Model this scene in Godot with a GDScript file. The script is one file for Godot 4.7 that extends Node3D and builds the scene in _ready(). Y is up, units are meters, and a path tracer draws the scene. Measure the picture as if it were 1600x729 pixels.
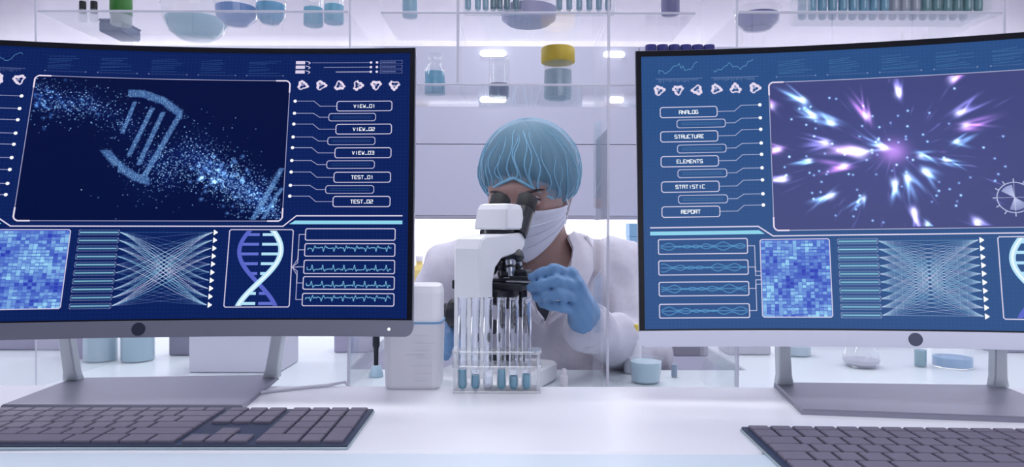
extends Node3D

var used := {}
var mats := {}


# ---------------------------------------------------------------- mesh collector
class MB:
	var v := PackedVector3Array()
	var g := PackedInt32Array()
	var starts := PackedInt32Array()
	var xf := Transform3D()

	func begin() -> void:
		starts.append(v.size())

	func tri(a: Vector3, b: Vector3, c: Vector3, s := -1) -> void:
		v.append(xf * a)
		v.append(xf * b)
		v.append(xf * c)
		g.append(s)

	func quad(a: Vector3, b: Vector3, c: Vector3, d: Vector3, s := -1) -> void:
		tri(a, b, c, s)
		tri(a, c, d, s)

	# box with chamfered edges
	func box(c: Vector3, size: Vector3, b := 0.0) -> void:
		begin()
		var h := size / 2.0
		b = minf(b, minf(h.x, minf(h.y, h.z)) * 0.98)
		var P := func(sx: int, sy: int, sz: int, axis: int) -> Vector3:
			var q := Vector3(sx * (h.x - b), sy * (h.y - b), sz * (h.z - b))
			q[axis] += b * [sx, sy, sz][axis]
			return c + q
		for ax in 3:
			var o1 := (ax + 1) % 3
			var o2 := (ax + 2) % 3
			for s in [-1, 1]:
				var pts := []
				for k in [[-1, -1], [1, -1], [1, 1], [-1, 1]]:
					var sg := [0, 0, 0]
					sg[ax] = s
					sg[o1] = k[0]
					sg[o2] = k[1]
					pts.append(P.call(sg[0], sg[1], sg[2], ax))
				if s > 0:
					pts.reverse()
				quad(pts[0], pts[1], pts[2], pts[3])
			if b > 0.0:
				for s1 in [-1, 1]:
					for s2 in [-1, 1]:
						var sa := [0, 0, 0]
						sa[o1] = s1
						sa[o2] = s2
						sa[ax] = -1
						var sb := sa.duplicate()
						sb[ax] = 1
						var q := [P.call(sa[0], sa[1], sa[2], o1), P.call(sb[0], sb[1], sb[2], o1), P.call(sb[0], sb[1], sb[2], o2), P.call(sa[0], sa[1], sa[2], o2)]
						if s1 * s2 < 0:
							q.reverse()
						quad(q[0], q[1], q[2], q[3])
		if b > 0.0:
			for sx in [-1, 1]:
				for sy in [-1, 1]:
					for sz in [-1, 1]:
						var t := [P.call(sx, sy, sz, 0), P.call(sx, sy, sz, 1), P.call(sx, sy, sz, 2)]
						if sx * sy * sz > 0:
							t.reverse()
						tri(t[0], t[1], t[2])

	# solid between two rings of points, ends closed
	func loft(rings: Array, smooth := 1, caps := true) -> void:
		begin()
		var n: int = rings[0].size()
		for i in rings.size() - 1:
			for k in n:
				var l := (k + 1) % n
				quad(rings[i][k], rings[i][l], rings[i + 1][l], rings[i + 1][k], smooth)
		if caps:
			for e in [0, rings.size() - 1]:
				var mid := Vector3.ZERO
				for q in rings[e]:
					mid += q
				mid /= n
				for k in n:
					var l := (k + 1) % n
					if e == 0:
						tri(mid, rings[e][l], rings[e][k], 20 + e)
					else:
						tri(mid, rings[e][k], rings[e][l], 20 + e)

	# profile of (radius, height) turned round y; creases where the profile bends sharply
	func lathe(prof: Array, seg := 24, at := Vector3.ZERO, basis := Basis()) -> void:
		begin()
		var sg := 1
		for i in prof.size() - 1:
			var a: Vector2 = prof[i]
			var b: Vector2 = prof[i + 1]
			if i > 0:
				var d0: Vector2 = (a - prof[i - 1]).normalized()
				if d0.dot((b - a).normalized()) < 0.8:
					sg += 1
			for k in seg:
				var t0 := TAU * k / seg
				var t1 := TAU * (k + 1) / seg
				var p := at + basis * Vector3(a.x * cos(t0), a.y, a.x * sin(t0))
				var q := at + basis * Vector3(a.x * cos(t1), a.y, a.x * sin(t1))
				var r := at + basis * Vector3(b.x * cos(t1), b.y, b.x * sin(t1))
				var s := at + basis * Vector3(b.x * cos(t0), b.y, b.x * sin(t0))
				if a.x > 1e-6:
					tri(p, q, r, sg)
				if b.x > 1e-6:
					tri(p, r, s, sg)

	func tube(path: Array, rad, seg := 10) -> void:
		var rings := []
		var up := Vector3.UP
		for i in path.size():
			var d: Vector3 = (path[mini(i + 1, path.size() - 1)] - path[maxi(i - 1, 0)]).normalized()
			if absf(d.dot(up)) > 0.95:
				up = Vector3.RIGHT
			var s := d.cross(up).normalized()
			var u := s.cross(d).normalized()
			up = u
			var r: float = rad[i] if rad is Array else rad
			var ring := []
			for k in seg:
				var t := TAU * k / seg
				ring.append(path[i] + (s * cos(t) + u * sin(t)) * r)
			rings.append(ring)
		loft(rings)

	# polygon in the (x, y) plane, extruded from z0 to z1, with a small bevel
	func extrude(poly: PackedVector2Array, z0: float, z1: float, bevel := 0.0) -> void:
		var zs := [[z0, -bevel], [z0 + bevel, 0.0], [z1 - bevel, 0.0], [z1, -bevel]] if bevel > 0.0 else [[z0, 0.0], [z1, 0.0]]
		begin()
		var rings := []
		for z in zs:
			var pl := poly
			if z[1] != 0.0:
				pl = _inset(poly, -z[1])
			var ring := []
			for q in pl:
				ring.append(Vector3(q.x, q.y, z[0]))
			rings.append(ring)
		var n := poly.size()
		for i in rings.size() - 1:
			for k in n:
				var l := (k + 1) % n
				quad(rings[i][k], rings[i][l], rings[i + 1][l], rings[i + 1][k])
		var idx := Geometry2D.triangulate_polygon(poly)
		var cw := Geometry2D.is_polygon_clockwise(poly)
		for t in range(0, idx.size(), 3):
			var ids := [idx[t], idx[t + 1], idx[t + 2]]
			var A: Vector2 = poly[ids[0]]
			var B: Vector2 = poly[ids[1]]
			var C: Vector2 = poly[ids[2]]
			if ((B - A).cross(C - A) > 0.0) == cw:
				ids.reverse()
			tri(rings[0][ids[2]], rings[0][ids[1]], rings[0][ids[0]])
			tri(rings[-1][ids[0]], rings[-1][ids[1]], rings[-1][ids[2]])

	func _inset(poly: PackedVector2Array, d: float) -> PackedVector2Array:
		var out := PackedVector2Array()
		var n := poly.size()
		var s := -1.0 if Geometry2D.is_polygon_clockwise(poly) else 1.0
		for i in n:
			var e0 := (poly[i] - poly[(i + n - 1) % n]).normalized()
			var e1 := (poly[(i + 1) % n] - poly[i]).normalized()
			var nn := (Vector2(-e0.y, e0.x) + Vector2(-e1.y, e1.x)).normalized()
			out.append(poly[i] + nn * d * s)
		return out

	# sheet of points P[i][k] given thickness along its own normals
	func shell(P: Array, thick: float, closed := false) -> void:
		begin()
		var ni := P.size()
		var nk: int = P[0].size()
		var Q := []
		for i in ni:
			var row := []
			for k in nk:
				var a: Vector3 = P[mini(i + 1, ni - 1)][k] - P[maxi(i - 1, 0)][k]
				var kb := (k + 1) % nk if closed else mini(k + 1, nk - 1)
				var ka := (k + nk - 1) % nk if closed else maxi(k - 1, 0)
				var b: Vector3 = P[i][kb] - P[i][ka]
				row.append(P[i][k] - a.cross(b).normalized() * thick)
			Q.append(row)
		var m := nk if closed else nk - 1
		for i in ni - 1:
			for k in m:
				var l := (k + 1) % nk
				quad(P[i][k], P[i + 1][k], P[i + 1][l], P[i][l], 1)
				quad(Q[i][l], Q[i + 1][l], Q[i + 1][k], Q[i][k], 2)
		for k in m:
			var l := (k + 1) % nk
			quad(P[0][l], Q[0][l], Q[0][k], P[0][k])
			quad(P[-1][k], Q[-1][k], Q[-1][l], P[-1][l])
		if not closed:
			for i in ni - 1:
				quad(P[i][0], Q[i][0], Q[i + 1][0], P[i + 1][0])
				quad(P[i + 1][-1], Q[i + 1][-1], Q[i][-1], P[i][-1])

	func mesh() -> ArrayMesh:
		var st := SurfaceTool.new()
		st.begin(Mesh.PRIMITIVE_TRIANGLES)
		if starts.is_empty():
			starts.append(0)
		for ci in starts.size():
			var a := starts[ci]
			var b := starts[ci + 1] if ci + 1 < starts.size() else v.size()
			if b == a:
				continue
			var mid := Vector3.ZERO
			for i in range(a, b):
				mid += v[i]
			mid /= (b - a)
			var vol := 0.0
			for i in range(a, b, 3):
				vol += (v[i] - mid).dot((v[i + 1] - mid).cross(v[i + 2] - mid))
			for i in range(a, b, 3):
				var sgr := g[i / 3]
				st.set_smooth_group(-1 if sgr < 0 else ci * 40 + sgr)
				var o := [i, i + 1, i + 2] if vol < 0.0 else [i, i + 2, i + 1]
				for k in o:
					st.add_vertex(v[k])
		st.generate_normals()
		return st.commit()


# ---------------------------------------------------------------- naming and materials
func numbered(called: String) -> String:
	var n: int = used.get(called, 0)
	used[called] = n + 1
	return called if n == 0 else "%s_%03d" % [called, n]


func tag(o: Node, label: String, category: String, group := "", kind := "") -> void:
	o.set_meta("label", label)
	if category:
		o.set_meta("category", category)
	if group:
		o.set_meta("group", group)
	if kind:
		o.set_meta("kind", kind)


func thing(called: String, label: String, category: String, at := Vector3.ZERO, turn := 0.0, group := "") -> Node3D:
	var o := Node3D.new()
	o.name = numbered(called)
	add_child(o)
	o.position = at
	o.rotation.y = turn
	tag(o, label, category, group)
	return o


func part(mb: MB, called: String, m: Material, parent: Node, label := "") -> MeshInstance3D:
	return put(mb.mesh(), called, m, parent, label)


func put(mesh: Mesh, called: String, m: Material, parent: Node, label := "") -> MeshInstance3D:
	var o := MeshInstance3D.new()
	o.mesh = mesh
	o.material_override = m
	o.name = called if parent != self else numbered(called)
	parent.add_child(o, true)
	if label:
		o.set_meta("label", label)
	return o


func struct(mb: MB, called: String, m: Material, label: String) -> MeshInstance3D:
	var o := part(mb, called, m, self)
	o.set_meta("kind", "structure")
	o.set_meta("label", label)
	return o


func copy(o: Node3D, at: Vector3, label := "") -> Node3D:
	var c: Node3D = o.duplicate()
	var base: String = o.name
	c.name = numbered(base)
	add_child(c)
	c.position = at
	if label:
		c.set_meta("label", label)
	return c


func rgb(r: int, g: int, b: int, a := 1.0) -> Color:
	return Color(r / 255.0, g / 255.0, b / 255.0, a)


func mat(c: Color, rough := 0.5, metal := 0.0) -> StandardMaterial3D:
	var key := [c, rough, metal]
	if mats.has(key):
		return mats[key]
	var m := StandardMaterial3D.new()
	m.albedo_color = c
	m.roughness = rough
	m.metallic = metal
	if c.a < 1.0:
		m.transparency = BaseMaterial3D.TRANSPARENCY_ALPHA
	mats[key] = m
	return m


func grained(c0: Color, c1: Color, rough: float, scale: float, relief := 0.0, seed_n := 1) -> StandardMaterial3D:
	var m := StandardMaterial3D.new()
	var n := FastNoiseLite.new()
	n.seed = seed_n
	n.frequency = 0.03
	n.fractal_octaves = 4
	var t := NoiseTexture2D.new()
	t.noise = n
	t.width = 256
	t.height = 256
	t.seamless = true
	var ramp := Gradient.new()
	ramp.set_color(0, c0)
	ramp.set_color(1, c1)
	t.color_ramp = ramp
	m.albedo_texture = t
	m.uv1_triplanar = true
	m.uv1_world_triplanar = true
	m.uv1_scale = Vector3.ONE * scale
	m.roughness = rough
	if relief > 0.0:
		var t2 := NoiseTexture2D.new()
		t2.noise = n
		t2.width = 256
		t2.height = 256
		t2.seamless = true
		m.heightmap_enabled = true
		m.heightmap_texture = t2
		m.heightmap_scale = relief
	return m


func glow(c: Color, energy: float) -> StandardMaterial3D:
	var m := StandardMaterial3D.new()
	m.albedo_color = rgb(235, 235, 240)
	m.emission_enabled = true
	m.emission = c
	m.emission_energy_multiplier = energy
	return m


func boxm(c: Vector3, size: Vector3, b := 0.0) -> MB:
	var q := MB.new()
	q.box(c, size, b)
	return q


func lathem(prof: Array, seg := 24, at := Vector3.ZERO, basis := Basis()) -> MB:
	var q := MB.new()
	q.lathe(prof, seg, at, basis)
	return q


func area(at: Vector3, size: Vector2, energy: float, c: Color, look: Vector3, up := Vector3.FORWARD) -> void:
	var l := AreaLight3D.new()
	l.name = numbered("area_light")
	l.area_size = size
	l.light_energy = energy
	l.light_color = c
	l.shadow_enabled = true
	l.area_range = 20.0
	add_child(l)
	l.look_at_from_position(at, at + look, up)


const DESK := 0.75
const BENCH := 0.69
const LAMP := Color(0.985, 0.99, 1.0)


func _ready() -> void:
	_light_and_camera()
	_materials()
	_room()
	_desk_and_bench()
	_monitors()
	_keyboards()
	_microscope()
	_person()
	_shelves()
	_desk_things()
	_bench_things()
	_far_things()


func _light_and_camera() -> void:
	var cam := Camera3D.new()
	cam.name = "camera"
	cam.fov = rad_to_deg(2.0 * atan(364.5 / 1053.09))
	cam.near = 0.02
	cam.far = 50.0
	add_child(cam)
	cam.position = Vector3(0, DESK + 0.20133, 0)
	cam.rotation = Vector3(-0.005146, 0, 0.002646)
	cam.current = true
	var e := Environment.new()
	e.background_mode = Environment.BG_SKY
	var sky := Sky.new()
	var sm := ProceduralSkyMaterial.new()
	sm.sky_top_color = rgb(226, 228, 240)
	sm.sky_horizon_color = rgb(240, 240, 250)
	sm.ground_horizon_color = rgb(200, 200, 210)
	sm.ground_bottom_color = rgb(170, 170, 180)
	sm.sky_energy_multiplier = 1.6
	sky.sky_material = sm
	e.sky = sky
	e.tonemap_mode = Environment.TONE_MAPPER_LINEAR
	e.tonemap_exposure = 1.04
	e.sdfgi_enabled = true
	e.ssao_enabled = true
	e.ssil_enabled = true
	var we := WorldEnvironment.new()
	we.name = "world_environment"
	we.environment = e
	add_child(we)


func _materials() -> void:
	pass


func _room() -> void:
	var wall := grained(rgb(226, 222, 236), rgb(234, 230, 242), 0.75, 0.9, 0.0, 3)
	var dark := grained(rgb(92, 94, 112), rgb(104, 106, 124), 0.8, 0.8, 0.0, 5)
	var flo := grained(rgb(176, 176, 190), rgb(196, 196, 208), 0.4, 0.6, 0.0, 4)
	struct(boxm(Vector3(0, -0.05, -0.95), Vector3(8.0, 0.1, 7.0)), "floor", flo, "pale grey seamless laboratory floor")
	struct(boxm(Vector3(0, 2.75, -0.95), Vector3(8.0, 0.1, 7.0)), "ceiling", grained(rgb(206, 204, 220), rgb(214, 212, 226), 0.8, 0.8, 0.0, 6), "pale ceiling over the laboratory")
	struct(boxm(Vector3(0, 1.35, -4.4), Vector3(8.0, 2.7, 0.1)), "wall_back", wall, "pale lavender back wall above the cabinets")
	struct(boxm(Vector3(-3.95, 1.35, -0.95), Vector3(0.1, 2.7, 7.0)), "wall_left", wall, "pale lavender side wall beside the DNA screen")
	struct(boxm(Vector3(3.95, 1.35, -0.95), Vector3(0.1, 2.7, 7.0)), "wall_right", wall, "pale lavender side wall beside the violet screen")
	# the wall behind the viewer has a wide window that the tilted screens mirror
	var f := MB.new()
	var x0 := -0.3
	var x1 := 2.7
	var y0 := 0.95
	var y1 := 2.25
	f.box(Vector3((-4.0 + x0) / 2, 1.35, 2.5), Vector3(x0 + 4.0, 2.7, 0.1))
	f.box(Vector3((4.0 + x1) / 2, 1.35, 2.5), Vector3(4.0 - x1, 2.7, 0.1))
	f.box(Vector3((x0 + x1) / 2, y0 / 2, 2.5), Vector3(x1 - x0, y0, 0.1))
	f.box(Vector3((x0 + x1) / 2, (y1 + 2.7) / 2, 2.5), Vector3(x1 - x0, 2.7 - y1, 0.1))
	struct(f, "wall_front", dark, "dark grey wall with a wide window")
	var w := Node3D.new()
	w.name = "window_1"
	add_child(w)
	w.set_meta("kind", "structure")
	w.set_meta("label", "wide window with slim white frame")
	var fr := mat(rgb(225, 225, 230), 0.4)
	for q in [[Vector3((x0 + x1) / 2, y0 + 0.03, 2.5), Vector3(x1 - x0, 0.06, 0.08)], [Vector3((x0 + x1) / 2, y1 - 0.03, 2.5), Vector3(x1 - x0, 0.06, 0.08)], [Vector3(x0 + 0.03, (y0 + y1) / 2, 2.5), Vector3(0.06, y1 - y0 - 0.12, 0.08)], [Vector3(x1 - 0.03, (y0 + y1) / 2, 2.5), Vector3(0.06, y1 - y0 - 0.12, 0.08)], [Vector3((x0 + x1) / 2, (y0 + y1) / 2, 2.5), Vector3(0.05, y1 - y0 - 0.12, 0.08)]]:
		part(boxm(q[0], q[1], 0.004), "window_frame", fr, w)
	for s in 2:
		part(boxm(Vector3(x0 + 0.76 + s * 1.47, (y0 + y1) / 2, 2.5), Vector3(1.4, y1 - y0 - 0.12, 0.006)), "pane", mat(rgb(240, 245, 248, 0.05), 0.02), w)
	# ceiling panels
	for x in [-2.3, 0.0, 2.3]:
		for z in [-3.2, -1.7, -0.3]:
			var t := thing("ceiling_light", "flat white ceiling light panel", "light", Vector3(x, 2.7, z), 0.0, "ceiling light panels")
			part(boxm(Vector3(0, -0.012, 0), Vector3(1.04, 0.024, 0.64), 0.004), "frame", mat(rgb(235, 235, 238), 0.4), t)
			part(boxm(Vector3(0, -0.026, 0), Vector3(0.98, 0.004, 0.58)), "diffuser", glow(LAMP, 1.6), t)
			area(Vector3(x, 2.665, z), Vector2(0.98, 0.58), 1.15, LAMP, Vector3.DOWN)
	# back wall: cabinets, lit splash panel, low counter
	var cab := mat(rgb(180, 181, 201), 0.55)
	var cabin := mat(rgb(166, 166, 186), 0.6)
	var wdt := 1.5
	for i in 5:
		var cx := -3.0 + i * wdt
		var t := thing("wall_cabinet", ["lavender wall cabinet at the end nearer the DNA screen", "lavender wall cabinet behind the DNA screen", "lavender wall cabinet with flat doors straight behind the scientist", "lavender wall cabinet behind the violet screen", "lavender wall cabinet at the end nearer the violet screen"][i], "cabinet", Vector3(cx, 1.035, -4.35), 0.0, "wall cabinets")
		part(boxm(Vector3(0, 0.503, 0.165), Vector3(wdt - 0.002, 1.006, 0.33), 0.002), "body", cabin, t)
		part(boxm(Vector3(0, 0.2115, 0.34), Vector3(wdt - 0.004, 0.421, 0.018), 0.002), "door", cab, t)
		part(boxm(Vector3(0, 0.7155, 0.34), Vector3(wdt - 0.004, 0.579, 0.018), 0.002), "door", cab, t)
		part(boxm(Vector3(0, -0.01, 0.335), Vector3(wdt - 0.004, 0.02, 0.03), 0.003), "light_rail", mat(rgb(150, 149, 166), 0.5), t)
	var lp := thing("lit_backsplash", "long glowing white backsplash between wall cabinets and low counter", "lamp", Vector3(0, 0.6205, -4.342))
	part(boxm(Vector3(0, 0.205, 0), Vector3(7.0, 0.41, 0.01)), "diffuser", glow(LAMP, 1.15), lp)
	area(Vector3(0, 0.825, -4.33), Vector2(7.0, 0.4), 1.2, LAMP, Vector3.BACK, Vector3.UP)
	# added strip lamp, hidden on top of the cabinets, brightens the upper wall
	var cv := thing("added_cove_lamp", "long added strip lamp hidden on top of the wall cabinets", "lamp", Vector3(0, 2.042, -4.2))
	part(boxm(Vector3(0, 0.012, 0), Vector3(7.0, 0.024, 0.06), 0.003), "housing", mat(rgb(225, 225, 230), 0.4), cv)
	part(boxm(Vector3(0, 0.026, 0), Vector3(6.9, 0.004, 0.04)), "diffuser", glow(LAMP, 1.5), cv)
	area(Vector3(0, 2.074, -4.2), Vector2(6.9, 0.04), 0.55, LAMP, Vector3(0, 0.8, -0.6).normalized())
	wdt = 0.9
	for i in 8:
		var cx := -3.6 + wdt / 2 + i * wdt
		var t := thing("base_cabinet", "low grey lavender base cabinet under the far counter", "cabinet", Vector3(cx, 0, -4.05), 0.0, "base cabinets")
		part(boxm(Vector3(0, 0.3, -0.02), Vector3(wdt - 0.002, 0.58, 0.5), 0.002), "body", cabin, t)
		for s in [-1, 1]:
			var d := part(boxm(Vector3(s * wdt / 4, 0.31, 0.24), Vector3(wdt / 2 - 0.006, 0.5, 0.018), 0.003), "door", cab, t)
			part(boxm(Vector3(s * 0.06, 0.52, 0.262), Vector3(0.012, 0.08, 0.02), 0.003), "handle", mat(rgb(150, 150, 160), 0.3, 0.8), d)
	var ct := part(boxm(Vector3(0, 0.605, -4.05), Vector3(7.2, 0.03, 0.6), 0.004), "far_counter", mat(rgb(226, 224, 236), 0.3), self)
	tag(ct, "long white counter along the back wall below the lit strip", "counter")
	# small bright light bars on the cabinet fronts
	for q in [[-0.114, 1.993, 0.155, "wide bright light bar glowing above the dark purple vial"], [0.60, 1.988, 0.125, "short light bar glowing beside the clear post, upper of two"], [-0.114, 1.72, 0.155, "wide light bar glowing right behind the dark purple vial"], [0.612, 1.72, 0.09, "short light bar glowing beside the clear post, lower of two"]]:
		var t := thing("light_bar", q[3], "light", Vector3(q[0], q[1], -4.0))
		part(boxm(Vector3(0, 0, 0.004), Vector3(q[2] - 0.012, 0.03, 0.008), 0.003), "housing", mat(rgb(225, 225, 232), 0.4), t)
		var mb := MB.new()
		var hw: float = q[2] / 2
		mb.tube([Vector3(-hw, 0, 0.016), Vector3(-hw + 0.004, 0, 0.016), Vector3(-hw + 0.014, 0, 0.016), Vector3(hw - 0.014, 0, 0.016), Vector3(hw - 0.004, 0, 0.016), Vector3(hw, 0, 0.016)], [0.004, 0.013, 0.019, 0.019, 0.013, 0.004], 12)
		part(mb, "tube", glow(Color(1, 1, 1), 2.5), t)
		area(Vector3(q[0], q[1], -3.965), Vector2(q[2], 0.02), 0.02, Color(1, 1, 1), Vector3.BACK, Vector3.UP)


func _desk_and_bench() -> void:
	var white := mat(rgb(236, 236, 244), 0.28)
	var d := thing("desk", "wide glossy white desk under both screens", "desk", Vector3(0, 0, -0.61))
	# the top: main white slab and a pale frosted strip along the sitter's edge
	part(boxm(Vector3(0, DESK - 0.015, -0.1295), Vector3(2.4, 0.03, 0.259), 0.003), "top", white, d)
	part(boxm(Vector3(0, DESK - 0.015, 0.1), Vector3(2.4, 0.03, 0.198), 0.004), "front_strip", mat(rgb(214, 226, 238), 0.3), d, "pale blue frosted strip along the front of the desk")
	for s in [-1, 1]:
		part(boxm(Vector3(s * 1.15, (DESK - 0.031) / 2, -0.03), Vector3(0.04, DESK - 0.031, 0.42), 0.004), "side_panel", white, d)
	part(boxm(Vector3(0, 0.45, -0.22), Vector3(2.25, 0.53, 0.02), 0.003), "modesty_panel", white, d)
	var top := mat(rgb(220, 229, 236), 0.2)
	var b := thing("rear_bench", "white rear bench with pale glassy top and a recess where the scientist sits", "bench", Vector3(0, 0, 0))
	var poly := PackedVector2Array([Vector2(-1.9, 0.885), Vector2(1.9, 0.885), Vector2(1.9, 1.75), Vector2(0.44, 1.75), Vector2(0.44, 1.262), Vector2(-0.31, 1.262), Vector2(-0.31, 1.75), Vector2(-1.9, 1.75)])
	var mb := MB.new()
	mb.xf = Transform3D(Basis(Vector3.RIGHT, -PI / 2), Vector3(0, BENCH - 0.03, 0))
	mb.extrude(poly, 0.0, 0.03, 0.003)
	part(mb, "top", top, b)
	part(boxm(Vector3(0.065, BENCH - 0.012, -1.264), Vector3(0.745, 0.02, 0.004), 0.001), "edge_strip", mat(rgb(120, 130, 138), 0.4), b)
	for q in [[-1.1, 1.3], [1.17, 1.16]]:
		part(boxm(Vector3(q[0], (BENCH - 0.031) / 2, -1.3), Vector3(q[1], BENCH - 0.031, 0.78), 0.004), "cabinet_block", white, b)


# ---------------------------------------------------------------- monitors
var MO := [
	{"p": Vector3(-0.41704, DESK + 0.075825 + 0.004876, -0.749714), "yaw": 0.100138, "tilt": 0.245934, "roll": 0.002435},
	{"p": Vector3(0.449351, DESK + 0.075825 - 0.005031, -0.753923), "yaw": -0.187553, "tilt": 0.118894, "roll": 0.016922}]
const MW := 0.61307
const MH := 0.358584
const MR := 1.74531
const CHIN := 0.0185


func mpt(k: int, u: float, v: float, off: float) -> Vector3:
	var o: Dictionary = MO[k]
	var x := MR * sin(u / MR)
	var zt := MR * (1.0 - cos(u / MR))
	var r: float = o.roll
	var x2 := x * cos(r) - (v - 0.19) * sin(r)
	var v2 := 0.19 + (v - 0.19) * cos(r) + x * sin(r)
	return Vector3(x2, v2 * cos(o.tilt), zt - v2 * sin(o.tilt) - off)


# curved slab between two u, two v and two offsets; rounds the two lower corners by rad
func mslab(k: int, u0: float, u1: float, v0: float, v1: float, f: float, b: float, rad := 0.0) -> MB:
	var us := []
	if rad > 0.0:
		for i in 7:
			us.append(u0 + rad * (1.0 - cos(PI / 2 * i / 6.0)))
	else:
		us.append(u0)
	var n := maxi(2, int((u1 - u0) / 0.015))
	for i in range(1, n):
		var uu := lerpf(u0 + rad, u1 - rad, i / float(n))
		us.append(uu)
	if rad > 0.0:
		for i in 7:
			us.append(u1 - rad * (1.0 - sin(PI / 2 * i / 6.0 + 0.0)) if false else u1 - rad + rad * sin(PI / 2 * i / 6.0))
	else:
		us.append(u1)
	var q := MB.new()
	var rings := []
	for u in us:
		var lo := v0
		if rad > 0.0:
			var e := maxf(0.0, maxf(u0 + rad - u, u - (u1 - rad)))
			lo = v0 + rad - sqrt(maxf(0.0, rad * rad - e * e))
		rings.append([mpt(k, u, lo, f), mpt(k, u, v1, f), mpt(k, u, v1, b), mpt(k, u, lo, b)])
	q.begin()
	for i in rings.size() - 1:
		for e in 4:
			var l := (e + 1) % 4
			q.quad(rings[i][e], rings[i][l], rings[i + 1][l], rings[i + 1][e], e + 1)
	var ra: Array = rings[0]
	var rb: Array = rings[-1]
	q.quad(ra[3], ra[2], ra[1], ra[0])
	q.quad(rb[0], rb[1], rb[2], rb[3])
	return q


func _monitors() -> void:
	var silver := mat(rgb(190, 192, 208), 0.36, 0.95)
	var black := mat(rgb(12, 14, 26), 0.35)
	black.metallic_specular = 0.35
	var metal := mat(rgb(144, 144, 160), 0.42, 0.6)
	var legm := mat(rgb(206, 213, 219), 0.4, 0.15)
	var labels := ["curved screen showing a dissolving particle DNA strand", "curved screen showing a burst of violet light streaks"]
	var bases := [
		[Vector3(-0.575, 0, -0.882), Vector3(-0.313, 0, -0.905), Vector3(-0.299, 0, -0.748), Vector3(-0.566, 0, -0.746)],
		[Vector3(0.338, 0, -0.868), Vector3(0.622, 0, -0.855), Vector3(0.60, 0, -0.70), Vector3(0.318, 0, -0.737)]]
	var legs := [
		[[Vector3(-0.569, 0, -0.874), Vector3(-0.532, 0.1, -0.80)], [Vector3(-0.318, 0, -0.893), Vector3(-0.281, 0.1, -0.825)]],
		[[Vector3(0.348, 0, -0.860), Vector3(0.316, 0.1, -0.79)], [Vector3(0.614, 0, -0.850), Vector3(0.588, 0.1, -0.815)]]]
	for k in 2:
		var o: Dictionary = MO[k]
		var t := thing("monitor", labels[k], "monitor", o.p, o.yaw, "curved desk monitors")
		var h := MW / 2
		part(mslab(k, -h, h, 0.0, MH, 0.004, 0.02, 0.010), "housing", silver, t)
		part(mslab(k, -h + 0.04, h - 0.04, 0.03, MH - 0.03, 0.0202, 0.03), "back_cover", silver, t)
		var chin := part(mslab(k, -h, h, 0.0, CHIN, 0.0, 0.0039, 0.010), "chin", silver, t)
		for q in [[-h + 0.0015, -h + 0.0075, CHIN, MH - 0.001], [h - 0.0075, h - 0.0015, CHIN, MH - 0.001], [-h + 0.0076, h - 0.0076, MH - 0.008, MH - 0.001], [-h + 0.0076, h - 0.0076, CHIN, CHIN + 0.0015]]:
			part(mslab(k, q[0], q[1], q[2], q[3], 0.0012, 0.0039), "bezel", black, t)
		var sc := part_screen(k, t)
		# round mark and status light on the chin
		var c := mpt(k, 0, CHIN / 2, 0)
		var nrm := Basis(Vector3.RIGHT, PI / 2 - o.tilt)
		part(lathem([Vector2(0, 0.0008), Vector2(0.0072, 0.0008), Vector2(0.0075, 0.0), Vector2(0.0075, -0.001)], 28, c, nrm), "logo_disc", mat(rgb(72, 78, 98), 0.3, 0.6), chin)
		if k == 0:
			var pc := mpt(k, 0.279, CHIN * 0.45, 0)
			part(lathem([Vector2(0, 0.0008), Vector2(0.0016, 0.0006), Vector2(0.0018, 0.0), Vector2(0.0018, -0.001)], 12, pc, nrm), "status_light", glow(Color(0.95, 0.97, 1.0), 0.9), chin)
		var inv := t.transform.affine_inverse()
		var mb := MB.new()
		mb.xf = inv * Transform3D(Basis(), Vector3(0, DESK, 0))
		var lo := []
		var hi := []
		var hi2 := []
		var mid := Vector3.ZERO
		for q in bases[k]:
			mid += q / 4.0
		for q in bases[k]:
			lo.append(q)
			hi.append(q + Vector3(0, 0.005, 0))
			hi2.append(q.lerp(mid, 0.012) + Vector3(0, 0.0065, 0))
		mb.loft([lo, hi, hi2], -1)
		part(mb, "base", metal, t)
		for l in legs[k]:
			var lb := MB.new()
			lb.xf = mb.xf
			var a: Vector3 = l[0] + Vector3(0, 0.006, 0)
			var b: Vector3 = l[1]
			var rings := []
			for s in [[a + Vector3(0, 0.0, 0), 0.0105], [a.lerp(b, 0.15), 0.0082], [a.lerp(b, 0.5), 0.0075], [b, 0.0075]]:
				var w: float = s[1]
				var R := []
				for e in [[-1, -0.8], [-0.8, -1], [0.8, -1], [1, -0.8], [1, 0.8], [0.8, 1], [-0.8, 1], [-1, 0.8]]:
					R.append(s[0] + Vector3(e[0] * w, 0, e[1] * 0.007))
				rings.append(R)
			lb.loft(rings, -1)
			part(lb, "leg", legm, t)


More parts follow.
